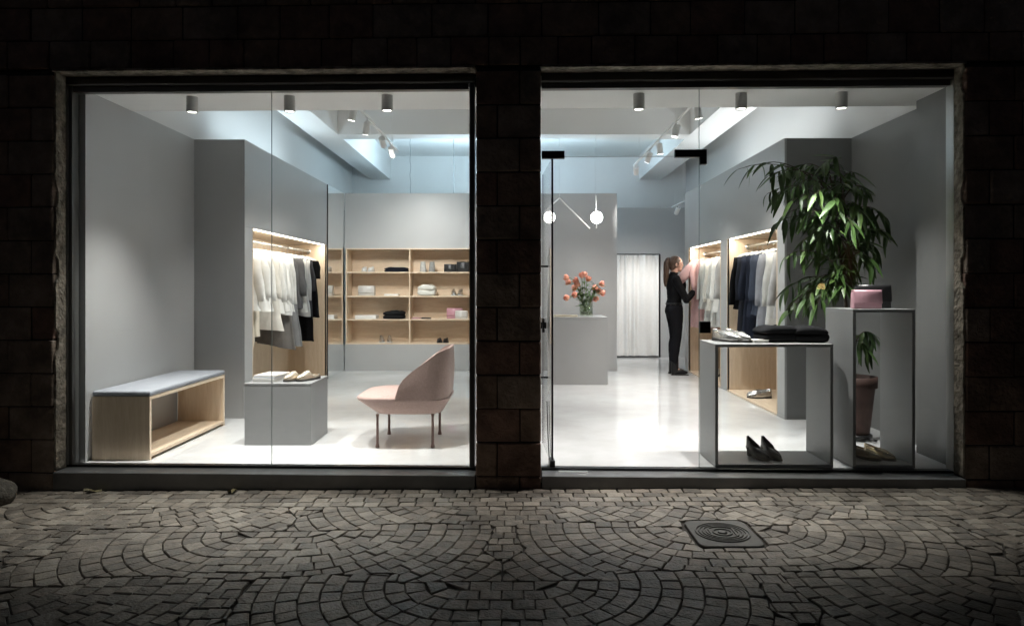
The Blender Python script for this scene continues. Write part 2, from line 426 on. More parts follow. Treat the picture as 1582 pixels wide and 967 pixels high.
mb = [(UL - 1.7, UL - .02, VF + .012, -.003, -.6, ZT), (UR + .02, UR + 1.7, VF + .012, -.003, -.6, ZT), (PL + .008, PR - .008, VF + .012, .1, -.6, ZT), (UL - 1.7, UR + 1.7, VF + .012, .3, ZT + .008, ZR)]
boxes('mortar_core', mb, MORT, fac, local=True)
# peeling plaster lining of the reveals, ragged outer edge
def ragged(name, u, side, z0, z1, n=70):
    V, Fc = [], []
    for i in range(n + 1):
        z = z0 + (z1 - z0) * i / n; e = .012 * noise.noise((z * 9, side, 0)) + .008 * noise.noise((z * 31, side, 4))
        if noise.noise((z * 4, side * 3, 7)) > .25: e += .03
        d = .010 + .005 * noise.noise((z * 14, 2, side))
        for v_, t in ((VF + .004 + abs(e), 0), (VF + .008 + abs(e), d), (-.09, d + .004 * noise.noise((z * 20, 5, side))), (-.055, d), (-.055, 0)):
            V.append((u - side * (t + .001), v_, z))
    for i in range(n):
        for k in range(4): Fc.append((i * 5 + k, i * 5 + k + 1, i * 5 + 6 + k, i * 5 + 5 + k))
    return fixnorm(obj(name, V, Fc, PLAST, fac, local=True))
ragged('plaster_reveal', UL, -1, 0, ZT - .002); ragged('plaster_reveal', UR, 1, 0, ZT - .002)
for (a, b) in ((UL, PL), (PR, UR)):
    V, Fc = [], []; n = 60
    for i in range(n + 1):
        u = a + (b - a) * i / n; e = .004 + .006 * noise.noise((u * 6, 1, 3)) + .004 * noise.noise((u * 21, 6, 3))
        for v_, z in ((VF - .008 - e, ZT + .006 + e), (VF - .009 - e, ZT - .004 - e * .5), (-.055, ZT - .006), (-.055, ZT + .006)): V.append((u, v_, z))
    for i in range(n):
        for k in range(4): Fc.append((i * 4 + k, i * 4 + (k + 1) % 4, i * 4 + 4 + (k + 1) % 4, i * 4 + 4 + k))
    fixnorm(obj('lintel_edge', V, Fc, PLAST, fac, local=True))

# ------------------------------------------------------------------ shop windows
def shop_window(label, u0, u1, ledge_u0, ledge_u1, lf, rfm):
    t = T('shop_window', label, 'window', (0, FY, 0), FA)
    lz = -0.012
    g0 = min(gz(ledge_u0), gz(ledge_u1)) - .03
    lg = box('ledge', (ledge_u0, ledge_u1, VF - .012, -.03, g0, lz), LEDGE, t, bev=.004, local=True)
    for k in range(3):
        uu = ledge_u0 + (ledge_u1 - ledge_u0) * (.08 + .42 * k)
        v, f = lathev([(.006, 0), (.006, .004), (.003, .006)], n=10)
        v = [(uu + x, VF - .012 - z, lz - .05 + y) for x, y, z in v]; fixnorm(obj('bolt', v, f, ALUL, lg, local=False)).location = (uu - WL[lg.name].x, -.055, .05)
    box('bottom_rail', (u0, u1, -.028, .03, -.012, .004), BLACKM, t, local=True)
    box('header', (u0, u1, -.04, .06, 2.672, ZT - .01), ALU, t, local=True)
    box('header_trim', (u0, u1, -.052, -.042, 2.672, 2.682), ALUL, t, local=True)
    box('top_rail', (u0 + (.062 if lf else 0), u1 - (.045 if rfm else 0), -.025, .03, 2.632, 2.67), ALU, t, local=True)
    if lf:
        box('side_frame', (u0, u0 + .03, -.05, .045, .006, 2.67), ALU, t, local=True); box('frame_edge', (u0 + .0315, u0 + .038, -.046, .04, .006, 2.668), ALUL, t, local=True)
        box('side_frame', (u0 + .0395, u0 + .06, -.035, .04, .006, 2.67), ALU, t, local=True)
    if rfm:
        box('side_frame', (u1 - .03, u1, -.05, .045, .006, 2.67), ALU, t, local=True); box('frame_edge', (u1 - .036, u1 - .0315, -.046, .04, .006, 2.668), ALUL, t, local=True)
    return t
GEDGE = mat('glass_edge', (0.16, 0.2, 0.19), 0.2)
W1a, W1b = FU(103.5), FU(734)
wl = shop_window('large shop window left of the stone pier, two panes over a bench and armchair', W1a, W1b, UL + .004, PL - .003, True, True)
us = FU(420)
for a, b in ((W1a + .061, us - .002), (us + .002, W1b - .037)):
    box('glass_pane', (a, b, -.005, .005, .005, 2.631), GLASS, wl, local=True)
box('glass_joint', (us - .0015, us + .0015, -.004, .004, .005, 2.631), GEDGE, wl, local=True)
W2a, W2b = FU(836.5), FU(1475)
wr = shop_window('shop window right of the stone pier, fixed glass beside the open door', W2a, W2b, PR + .003, UR - .004, False, True)
ud = FU(1080); DZ = 2.16
box('glass_pane', (ud + .002, W2b - .037, -.005, .005, .005, 2.631), GLASS, wr, local=True)
box('transom_pane', (W2a + .002, ud - .002, -.005, .005, DZ + .004, 2.631), GLASS, wr, local=True)
box('glass_joint', (ud - .0015, ud + .0015, -.004, .004, .005, 2.631), GEDGE, wr, local=True)
box('transom_edge', (W2a + .002, ud - .004, -.004, .004, DZ, DZ + .003), ALUL, wr, local=True)
zz = lambda py, px=1080: FZ(py, FU(px), -.01)
boxes('corner_patch', [(FU(1042), FU(1091), -.018, .018, zz(243), zz(231.5)), (FU(1080.6), FU(1091), -.018, .018, zz(254.5), zz(243.2))], BLACKM, wr, local=True)
box('hinge_patch', (FU(837), FU(872), -.018, .018, zz(244), zz(232.5)), BLACKM, wr, local=True)
box('strike_box', (FU(1080.5), FU(1097), -.02, .02, zz(514.5), zz(496)), BLACKM, wr, bev=.003, local=True)
box('threshold_plate', (FU(862, -.06), FU(908, -.06), -.085, -.045, -.0118, -.007), ALUL, wr, bev=.002, local=True)
# open door leaf
dp = FW(FU(853.5), .0, 0)
door = T('glass_door', 'frameless glass door swung open inward beside the stone pier', 'door', (dp.x, dp.y, 0), R(93.2))
DW = 0.70
box('door_glass', (0.02, DW, -.005, .005, .012, DZ - .006), GLASS, door, local=True)
boxes('glass_rim', [(.0085, .0185, -.0065, .0065, .012, DZ - .006), (DW + .0005, DW + .004, -.006, .006, .012, DZ - .006)], BLACKM, door, local=True)
box('floor_pivot', (-.01, .1, -.018, .018, .004, .05), BLACKM, door, bev=.003, local=True)
hd = tube('pull_handle', [(DW - .1, .045, .42), (DW - .1, .045, 1.5)], .008, STEEL, door, n=10, local=True)
for z in (.55, 1.42):
    v, f = tubev([(DW - .1, -.03, z), (DW - .1, .05, z)], .008, 8); fixnorm(obj('handle_standoff', v, f, BLACKM, door, local=True))
boxes('lock_case', [(DW - .08, DW - .002, -.014, .014, .9, 1.01), (DW - .06, DW - .04, -.03, .03, .93, .98)], BLACKM, door, local=True)
tube('floor_stop_rod', [(.10, .012, .03), (.2, .012, .2), (.26, .012, .42)], .004, BLACKM, door, n=6, local=True)

# ------------------------------------------------------------------ interior structure
XL, XR = -3.10, 3.18; ZG = 2.675; ZC = 3.75; YB = 12.95
def floor_mat():
    m = mat('polished_concrete', (0.68, 0.68, 0.68), 0.065, var=0.16, vs=1.4, bump=0.012, bs=5, bd=0.01, c2=(0.55, 0.548, 0.54), spec=0.75); return m
fl = obj('shop_floor', [FW(-3.5, .031, 0), FW(3.5, .031, 0), (3.6, 13.2, 0), (-3.6, 13.2, 0), FW(-3.5, .031, -.15), FW(3.5, .031, -.15), (3.6, 13.2, -.15), (-3.6, 13.2, -.15)],
         [(0, 1, 2, 3), (4, 7, 6, 5), (0, 4, 5, 1), (1, 5, 6, 2), (2, 6, 7, 3), (3, 7, 4, 0)], floor_mat()); tag(fl, kind='structure')
def fb(x0, x1, v0, y1, z0, z1):                       # box whose front follows the facade
    a, b = FW(x0, v0, 0), FW(x1, v0, 0); 
    ya, yb = a.y, b.y
    return [(x0, ya, z0), (x1, yb, z0), (x1, y1, z0), (x0, y1, z0), (x0, ya, z1), (x1, yb, z1), (x1, y1, z1), (x0, y1, z1)]
tag(obj('wall_left', fb(-3.4, XL, .05, 6.555, 0, ZG), BF, GREY), kind='structure')
tag(obj('wall_left_upper', fb(-3.4, XL - .025, .07, 13.1, ZG + .002, ZC), BF, WHITE), kind='structure')
tag(obj('wall_right', fb(XR, 3.5, .05, 6.495, 0, ZG), BF, GREYSHADE), kind='structure')
tag(obj('wall_right_pilaster', fb(3.04, XR - .001, .05, 5.2, 0, ZG - .001), BF, GREYSHADE), kind='structure')
tag(obj('wall_right_upper', fb(XR + .02, 3.5, .07, 13.1, ZG + .002, ZC), BF, WHITE), kind='structure')
tag(box('wall_rear', (-3.5, 3.5, YB, 13.15, 0, ZC + .1), WHITE), kind='structure')
tag(box('wall_side_left_rear', (-3.4, -3.17, 6.56, YB, 0, ZG), GREY), kind='structure')
tag(box('wall_side_right_rear', (3.22, 3.5, 6.5, YB, 0, ZG), GREY), kind='structure')
tag(box('ceiling', (-3.5, 3.5, 4.7, 13.15, ZC + .001, ZC + .15), WHITE), kind='structure')
sof = fb(-3.12, 3.195, .062, 5, ZG - .0, ZC); 
a, b = FW(-3.12, .66, 0), FW(3.195, .66, 0)
sof = [Vector(p) for p in sof]
for i in (3, 7): sof[i].y = a.y
for i in (2, 6): sof[i].y = b.y
for p in sof[:4]: p.z = ZG - .003
tag(obj('window_soffit', sof, BF, WHITE), kind='structure')
bmz = 3.3
cb = T('ceiling_beams', 'white painted concrete ceiling beams crossing above the shop', 'beam', (0, 9, bmz))
box('long_beam', (-2.78, -2.4, 5.5, 12.94, bmz, ZC), WHITE, cb); box('long_beam', (2.31, 2.73, 5.5, 12.94, bmz, ZC), WHITE, cb)
box('cross_beam', (-2.398, 2.308, 9.13, 9.42, bmz, ZC), WHITE, cb)
YS = 10.29
SX0, SX1 = -2.585, -0.64
tag(boxes('wall_middle', [(-2.6, SX1 + .01, YS, YS + .95, 0, .402), (-2.6, SX1 + .01, YS, YS + .95, 1.848, ZG), (SX1 + .011, 1.503, YS, YS + .95, 0, ZG)], GREY), kind='structure')
tag(boxes('wall_fitting_room', [(2.585, 3.21, 12.34, 12.5, 0, 2.7), (.6, 2.584, 12.34, 12.5, 1.86, 2.7), (.6, 1.4, 12.34, 12.5, 0, 1.859), (.6, .75, 12.51, 12.94, 0, 2.7)], GREY), kind='structure')

# ------------------------------------------------------------------ wardrobes
def wardrobe(label, side, xf_, xb, y0, y1, bays, wlabel):
    s = side                                            # -1 left, +1 right
    t = T('wardrobe', label, 'wardrobe', ((xf_ + xb) / 2, (y0 + y1) / 2, 0))
    th = .02
    ys = [y0] + [q for b in bays for q in b] + [y1]
    box('header_panel', (xf_, xf_ + s * th, y0, y1, 1.842, ZG), GREYF, t)
    for i in range(0, len(ys), 2): box('stile', (xf_, xf_ + s * th, ys[i], ys[i + 1], .022, 1.84), GREYF, t)
    box('end_panel', (xf_ + s * (th + .001), xb, y0, y0 + th, 0, ZG), GREYSHADE if s > 0 else GREYF, t); box('end_panel', (xf_ + s * (th + .001), xb, y1 - th, y1, 0, ZG), GREYF, t)
    box('top_panel', (xf_ + s * (th + .001), xb, y0 + th + .001, y1 - th - .001, ZG - th, ZG - .001), GREYF, t)
    box('plinth', (xf_, xf_ + s * th, y0, y1, 0, .02), GREYF, t)
    for (a, b) in bays:
        xi = xf_ + s * (-.002); x2 = xb - s * .02
        box('bay_floor', (xi, x2, a + .001, b - .001, .002, .022), PLYY, t)
        box('bay_ceiling', (xf_ + s * .045, x2, a + .001, b - .001, 1.845, 1.862), PLYY, t)
        box('bay_side', (xi, x2, a - .016, a, .0225, 1.842), PLY, t); box('bay_side', (xi, x2, b, b + .016, .0225, 1.842), PLY, t)
        box('bay_back', (x2, x2 + s * .016, a, b, .0225, 1.842), PLY, t)
        xm = xf_ + s * .245; zr = 1.75
        rl = tube('hanging_rail', [(xm, a + .001, zr), (xm, b - .001, zr)], .016, STEEL, t, n=12)
        for yy, d in ((a + .001, 1), (b - .001, -1)):
            tube('rail_flange', [(xm, yy, zr), (xm, yy + d * .012, zr)], .032, STEEL, rl, n=14)
        xs = xf_ + s * .034
        box('led_strip', (xs - .008, xs + .008, a + .01, b - .01, 1.831, 1.8435), LEDM, t)
        area(t, (xs + s * .0, (a + b) / 2, 1.828), (0, R(-12 * s), 0), .016, (b - a) - .06, 5.5 * (b - a), (1, .92, .8))
    return t
LX, RX = -2.618, 2.545
wardl = wardrobe('tall grey wardrobe with one lit plywood bay left of the shelves', -1, LX, -3.16, 6.56, 9.40, [(6.77, 9.37)], '')
wardr = wardrobe('long grey wardrobe with two lit plywood bays beside the woman', 1, RX, 3.2, 6.5, 10.37, [(6.695, 8.265), (8.55, 10.13)], '')

# mirror between wardrobe and shelves
MIR = mat('mirror_silver', (0.86, 0.88, 0.88), 0.015, metal=1.0)
mir = T('wall_mirror', 'tall full height mirror reflecting the shelves beside the left wardrobe', 'mirror', (-2.64, 9.85, 0))
box('mirror_glass', (-2.63, -2.606, 9.41, 10.285, .004, ZG - .004), MIR, mir)
box('mirror_backing', (-2.70, -2.632, 9.41, 10.285, 0, ZG), GREYF, mir)
box('mirror_edge', (-2.632, -2.604, 9.402, 9.409, .0, ZG), BLACKM, mir)

# shelving
shu = T('shelving_unit', 'built-in plywood shelving with folded clothes behind the pink armchair', 'shelves', ((SX0 + SX1) / 2, YS + .18, .41))
ZSH = [.411, .772, 1.123, 1.484, 1.840]
for i, z in enumerate(ZSH): box('shelf_board', (SX0, SX1, YS - .003, YS + .335, z - .009, z + .009), PLYX, shu)
for xd in (SX0 + .009, -1.622, SX1 - .009):
    for i in range(4): box('divider', (xd - .009, xd + .009, YS - .001, YS + .334, ZSH[i] + .0093, ZSH[i + 1] - .0093), PLY, shu)
box('back_panel', (SX0, SX1, YS + .336, YS + .35, .405, 1.846), PLYX, shu)

# ------------------------------------------------------------------ cash desk, curtain
dk = T('cash_desk', 'plain grey box counter carrying the tulip vase', 'counter', (.52, 9.15, 0))
DT = .874
box('counter_body', (-.15, 1.17, 8.82, 9.5, 0, DT - .022), GREYF, dk); box('counter_top', (-.151, 1.171, 8.819, 9.501, DT - .02, DT), GREYF, dk, bev=.002)
pd = T('paper_pad', 'small cream pad lying on the grey counter left of the vase', 'notepad', (.62, 8.95, DT))
box('pages', (.48, .785, 8.86, 9.06, DT + .001, DT + .022), mat('cream_paper', (.72, .64, .5), .7), pd); box('cover', (.478, .787, 8.858, 9.062, DT + .0225, DT + .026), mat('cream_card', (.75, .68, .56), .6), pd)
cu = T('fitting_room_curtain', 'pale grey gathered curtain closing the fitting room doorway', 'curtain', (2.0, 12.32, 0))
V, Fc = [], []; nx, nz = 150, 26; cx0, cx1 = 1.3, 2.545
for j in range(nz + 1):
    z = .03 + (1.845 - .03) * j / nz; tt = j / nz
    for i in range(nx + 1):
        u = i / nx; a = 2 * math.pi * (u * 7 + .25 * math.sin(u * 11) + .04 * math.sin(tt * 3))
        am = .022 + .02 * noise.noise((u * 6, tt * 1.2, 3)); pin = math.exp(-((1 - tt) * 9))
        y = 12.30 + am * math.sin(a) + .014 * math.sin(a * 2.7 + 1) * (0.05 + pin) + .008 * noise.noise((u * 8, tt * 3, 1))
        V.append((cx0 + (cx1 - cx0) * u, y, z))
for j in range(nz):
    for i in range(nx): q = j * (nx + 1) + i; Fc.append((q, q + 1, q + nx + 2, q + nx + 1))
obj('curtain_cloth', V, Fc, mat('curtain_linen', (.64, .63, .61), .85, var=.05, vs=20, bump=.1, bs=120, bd=.002), cu, smooth=True)
tube('curtain_pole', [(1.25, 12.30, 1.856), (2.575, 12.30, 1.856)], .009, BLACKM, cu)
boxes('door_trim', [(2.563, 2.583, 12.31, 12.345, .005, 1.855)], BLACKM, cu)
box('curtain_hem', (1.3, 2.54, 12.285, 12.318, .012, .03), cloth((.05, .05, .05)), cu)

# ------------------------------------------------------------------ furniture
bn = T('bench', 'plywood box bench with grey cushion against the left wall', 'bench', (-2.876, 5.59, 0))
bx0, bx1, by0, by1, bh = -3.085, -2.667, 4.957, 6.228, .462
box('end_panel', (bx0, bx1, by0, by0 + .024, 0, bh), PLY, bn, bev=.001); box('end_panel', (bx0, bx1, by1 - .024, by1, 0, bh), PLY, bn, bev=.001)
box('top_panel', (bx0, bx1, by0 + .0245, by1 - .0245, bh - .024, bh), PLYY, bn, bev=.001); box('bottom_panel', (bx0, bx1, by0 + .0245, by1 - .0245, .022, .046), PLYY, bn, bev=.001)
v, f = beveled(bxv(bx0 - .002, bx1 + .004, by0 - .002, by1 + .002, bh + .002, bh + .042), BF, .014, 3)
cs = obj('seat_cushion', v, f, mat('grey_cushion', (.3, .315, .345), .8, var=.1, vs=12, bump=.3, bs=200, bd=.002), bn, smooth=True)
v, f = tubev([(bx1 + .004, by0 + .01, bh + .022), (bx1 + .004, by1 - .01, bh + .022)], .003, 6); obj('piping', v, f, cloth((.17, .18, .2)), cs)

pdm = T('display_podium', 'low solid grey display cube with gold mules on top', 'podium', (-1.9, 5.66, 0))
box('podium_body', (-2.168, -1.639, 5.43, 5.90, 0, .478), GREYT, pdm); box('podium_top', (-2.170, -1.637, 5.428, 5.902, .479, .493), GREYT, pdm, bev=.001)

def open_frame(name, label, x0, x1, y0, y1, h, th=.021):
    t = T(name, label, 'display table', ((x0 + x1) / 2, (y0 + y1) / 2, 0))
    box('top_panel', (x0, x1, y0, y1, h - th, h), GREYT, t, bev=.001); box('bottom_panel', (x0, x1, y0, y1, 0.003, th + .003), GREYT, t, bev=.001)
    box('side_panel', (x0, x0 + th, y0 + .0005, y1 - .0005, th + .0035, h - th - .0005), GREYT, t); box('side_panel', (x1 - th, x1, y0 + .0005, y1 - .0005, th + .0035, h - th - .0005), GREYT, t)
    return t
T1 = (1.378, 2.20, 4.752, 5.15, .86); T2 = (2.33, 2.762, 4.738, 5.16, 1.102)
open_frame('display_table', 'wide open grey frame table with black heels inside', *T1)
open_frame('display_plinth', 'tall narrow open grey frame plinth carrying two handbags', *T2)

# armchair
ROSE = mat('pink_wool', (.5, .355, .315), .85, var=.15, vs=60, bump=.35, bs=220, bd=.003, spec=.2, sheen=.2)
ROSEL = mat('rose_metal', (.19, .115, .1), .45)
ac = T('armchair', 'dusty pink upholstered lounge chair with thin metal legs facing left', 'armchair', (-.91, 5.6, 0))
def sup(x0, x1, y0, y1, p, n=48):
    o = []; cx_, cy2 = (x0 + x1) / 2, (y0 + y1) / 2
    for k in range(n):
        a = 2 * math.pi * k / n; c, s = math.cos(a), math.sin(a)
        o.append((cx_ + (x1 - x0) / 2 * math.copysign(abs(c) ** (2 / p), c), cy2 + (y1 - y0) / 2 * math.copysign(abs(s) ** (2 / p), s)))
    return o
rings = [(-1.12, -.60, 5.33, 5.90, 5, .266), (-1.125, -.595, 5.325, 5.905, 5, .272), (-1.27, -.535, 5.27, 5.96, 4.5, .372), (-1.275, -.53, 5.268, 5.962, 4.5, .380)]
n = 48; V = []; Fc = []
for r_ in rings: V += [(x, y, r_[5]) for x, y in sup(*r_[:5])]
for i in range(3):
    for k in range(n): Fc.append((i * n + k, i * n + (k + 1) % n, (i + 1) * n + (k + 1) % n, (i + 1) * n + k))
Fc += [tuple(range(n - 1, -1, -1)), tuple(range(3 * n, 4 * n))]
shade_auto(obj('seat_base', V, Fc, ROSE, ac), 50)
V = []; Fc = []
for q, (ins, z) in enumerate(((.0, .3812), (-.004, .388), (.02, .403), (.09, .418), (.2, .428))):
    V += [(x, y, z) for x, y in sup(-1.275 + ins, -.56 - ins, 5.27 + ins, 5.96 - ins, 4.5)]
for i in range(4):
    for k in range(n): Fc.append((i * n + k, i * n + (k + 1) % n, (i + 1) * n + (k + 1) % n, (i + 1) * n + k))
Fc += [tuple(range(4 * n, 5 * n)), tuple(range(n - 1, -1, -1))]
obj('seat_cushion', V, Fc, ROSE, ac, smooth=True)
# wrap-around back shell
plan = []
xs_ = -.545; yn, yf = 5.272, 5.958
for k in range(9): plan.append((-.915 + (.915 - .70) * k / 8, yn + .0 * k))
for k in range(1, 9): a = R(-90 + 90 * k / 9); plan.append((-.70 + .155 * math.cos(a), yn + .19 + .19 * math.sin(a)))
for k in range(0, 7): plan.append((xs_, yn + .19 + (yf - yn - .38) * k / 6))
for k in range(1, 10): a = R(90 * k / 9); plan.append((-.70 + .155 * math.cos(a), yf - .19 + .19 * math.sin(a)))
for k in range(1, 9): plan.append((-.70 - (.915 - .70) * k / 8, yf))
prof = [(-.915, .40), (-.905, .46), (-.868, .531), (-.797, .605), (-.683, .694), (-.614, .75), (-.56, .772), (-.5, .778)]
def hz(x):
    for (a, za), (b, zb) in zip(prof, prof[1:]):
        if x <= b: t = max(0, (x - a) / (b - a)); return za + (zb - za) * t
    return prof[-1][1]
pc = Vector((-.83, 5.615)); V = []; m_ = 12; nP = len(plan)
for layer in range(2):
    for (x, y) in plan:
        ztop = hz(x)
        for j in range(m_ + 1):
            t = j / m_; z = .382 + (ztop - .382) * t
            lean = .035 * t * t + .02 * math.sin(math.pi * t)
            d = (Vector((x, y)) - pc); d.normalize()
            thk = (.05 * (1 - .45 * t)) if layer else 0
            V.append((x + d.x * (lean - thk) - .02 * t, y + d.y * (lean * .4 - thk), z - (.004 if layer else 0)))
Fc = []; S = nP * (m_ + 1)
for i in range(nP - 1):
    for j in range(m_):
        q = i * (m_ + 1) + j; Fc.append((q, q + m_ + 1, q + m_ + 2, q + 1)); Fc.append((S + q, S + q + 1, S + q + m_ + 2, S + q + m_ + 1))
    q = i * (m_ + 1) + m_; Fc.append((q, q + m_ + 1, S + q + m_ + 1, S + q))
    q = i * (m_ + 1); Fc.append((q, S + q, S + q + m_ + 1, q + m_ + 1))
for j in range(m_):
    Fc.append((j, j + 1, S + j + 1, S + j)); q = (nP - 1) * (m_ + 1) + j; Fc.append((q, S + q, S + q + 1, q + 1))
shade_auto(fixnorm(obj('back_shell', V, Fc, ROSE, ac)), 60)
for x, y in ((-1.095, 5.352), (-.662, 5.352), (-1.095, 5.84), (-.662, 5.84)):
    lathe('leg', [(.016, 0.001), (.016, .012), (.011, .035), (.010, .24), (.014, .264)], (x, y, 0), ROSEL, ac, n=12)

# ------------------------------------------------------------------ lamps
names = ['leftmost ceiling spotlight of the left window, above the bench', 'middle ceiling spotlight of the left window, above the podium', 'right ceiling spotlight of the left window, above the armchair',
         'ceiling spotlight just inside the open door', 'ceiling spotlight above the wide display table', 'rightmost ceiling spotlight, in front of the plant']
LAMPG = mat('grey_lamp_housing', (.52, .52, .51), .5)
for i, (px, pt) in enumerate(((297, 150), (447.5, 149), (598, 147.5), (987, 145.5), (1145, 144.5), (1300, 143.5))):
    Y = F * (ZG - .003 - CH) / (CY - pt); x = (px - CX) * Y / F; zt = ZG - .0035
    t = T('ceiling_spotlight', names[i], 'spotlight', (x, Y, zt), 0, 'cylinder spotlights along the window soffit')
    lathe('housing', [(.041, 0), (.041, -.114), (.037, -.118), (.036, -.106)], (x, Y, zt), LAMPG, t, cap=False)
    lathe('lamp_lens', [(.0355, -.108), (.0355, -.1075)], (x, Y, zt), BULB, t)
    spot(t, (x, Y, zt - .122), (x, Y, 0), (235, 205, 190, 190, 160, 160)[i], 82, .95, rad=.035)
def track(label, x, z, y0, y1, spots, hang, pw, tid):
    t = T('track_light', label, 'track light', (x, (y0 + y1) / 2, z))
    box('track', (x - .012, x + .012, y0, y1, z - .01, z + .01), WHITED, t)
    for y in hang: tube('suspension_rod', [(x, y, z + .0105), (x, y, ZC)], .0025, WHITED, t, n=6)
    for (y, aim) in spots:
        p = Vector((x, y, z - .012)); c = Vector((x, y, z - .06)); d = (Vector(aim) - c).normalized()
        h = tube('spot_head', [c - d * .01, c + d * .105, c + d * .118], [.037, .037, .034], WHITED, t, n=18); shade_auto(h)
        tube('spot_stem', [p, c], .006, WHITED, h, n=8)
        e = c + d * .1185
        tube('lamp_lens', [e, e + d * .0008], .031, BULB, h, n=18)
        spot(t, e + d * .006, aim, pw, 84 if aim[1] < 11 else 58, .9)
    return t
track('white track with four spotlights hanging above the left half of the shop', -1.535, 3.0, 5.6, 8.78,
      [(6.42, (-2.3, 6.9, 0)), (7.0, (-2.3, 8.0, 0)), (7.75, (-1.5, 10.29, 1.4)), (8.3, (-1.3, 10.5, .9))], (6.2, 8.4), 130, 0)
track('white track with five spotlights hanging above the right half of the shop', 1.668, 3.0, 5.6, 9.75,
      [(6.35, (2.3, 6.8, 0)), (7.12, (1.0, 7.2, 0)), (8.03, (2.1, 8.4, 0)), (8.58, (.8, 9.6, .3)), (9.6, (2.25, 12.3, .7))], (6.15, 7.2, 9.3), 185, 1)
track('short white track with one spotlight near the fitting room', 2.6, 2.6, 10.45, 11.45, [(11.0, (2.1, 12.3, .8))], (10.7, 11.3), 110, 2)

def pendant(label, apex, wire_top, d_long, d_short, L1, L2, gl):
    t = T('pendant_lamp', label, 'pendant lamp', apex)
    A = Vector(apex); tube('wire', [A, (A.x, A.y, wire_top)], .0018, WHITED, t, n=6)
    tube('long_rod', [A, A + Vector(d_long).normalized() * L1], .009, WHITED, t, n=8)
    e = A + Vector(d_short).normalized() * L2; tube('short_rod', [A, e], .009, WHITED, t, n=8)
    v, f = sphv(gl, .08, 24, 14); fixnorm(obj('globe', v, f, GLOBE, t, smooth=True))
A2 = P(920.5, 303, 9.2)
pendant('pendant lamp with glowing globe straight above the tulips', A2, ZC, (-.027, -.3, -.45), (.035, .22, -.4), .55, .44, A2 + Vector((-.012, -.2, -.31)))
A1 = P(864.5, 306, 9.2)
pendant('pendant lamp with slanting long rod, its globe behind the door glass', A1, ZC, (.41, .0, -.415), (-.19, .0, -.17), .58, .26, A1 + Vector((-.14, 0, -.26)))

# cool tube lights on the flat top of the shelving block (seen only as the blue glow above it)
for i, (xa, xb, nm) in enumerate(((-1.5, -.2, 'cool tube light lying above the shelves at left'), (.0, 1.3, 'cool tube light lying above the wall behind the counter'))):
    t = T('tube_light', nm, 'tube light', ((xa + xb) / 2, YS + .45, ZG))
    box('tube_base', (xa, xb, YS + .41, YS + .49, ZG + .002, ZG + .03), WHITED, t)
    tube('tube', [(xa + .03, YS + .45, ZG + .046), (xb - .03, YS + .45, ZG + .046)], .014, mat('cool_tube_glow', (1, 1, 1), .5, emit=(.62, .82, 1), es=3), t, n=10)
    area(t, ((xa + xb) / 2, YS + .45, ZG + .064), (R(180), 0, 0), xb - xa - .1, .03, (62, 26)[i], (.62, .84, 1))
for xa, ya, yb, nm, pw, cc in ((-2.8, 6.9, 9.1, 'unseen uplight tube added on the left wardrobe roof', 8, (.72, .88, 1)), (2.74, 6.9, 9.9, 'unseen uplight tube added on the right wardrobe roof', 11, (.95, .97, 1))):  # uplights added out of sight to brighten the upper walls and ceiling
    t = T('tube_light', nm, 'tube light', (xa, (ya + yb) / 2, ZG))
    box('tube_base', (xa - .04, xa + .04, ya, yb, ZG + .002, ZG + .03), WHITED, t)
    tube('tube', [(xa, ya + .03, ZG + .046), (xa, yb - .03, ZG + .046)], .014, mat('added_uplight_glow', (1, 1, 1), .5, emit=(.9, .96, 1), es=2), t, n=10)
    area(t, (xa, (ya + yb) / 2, ZG + .064), (R(180), 0, 0), .03, yb - ya - .1, pw, cc)
# loose cables over the shelves
for px, lab in ((634, 'thin cable hanging above the shelves, left one'), (701, 'thin looped cable hanging above the shelves, right one')):
    p0 = P(px, 216, 11.2); pts = [(p0.x + .008 * math.sin(k * 1.7), 11.2, 2.9 + (ZC - 2.9) * k / 12) for k in range(13)]
    pts = [(p0.x, 11.2, 2.7)] + pts
    tag(tube('hanging_cable', pts, .004, mat('grey_cable', (.12, .13, .14), .5), n=6), lab, 'cable', 'cables above the shelves')

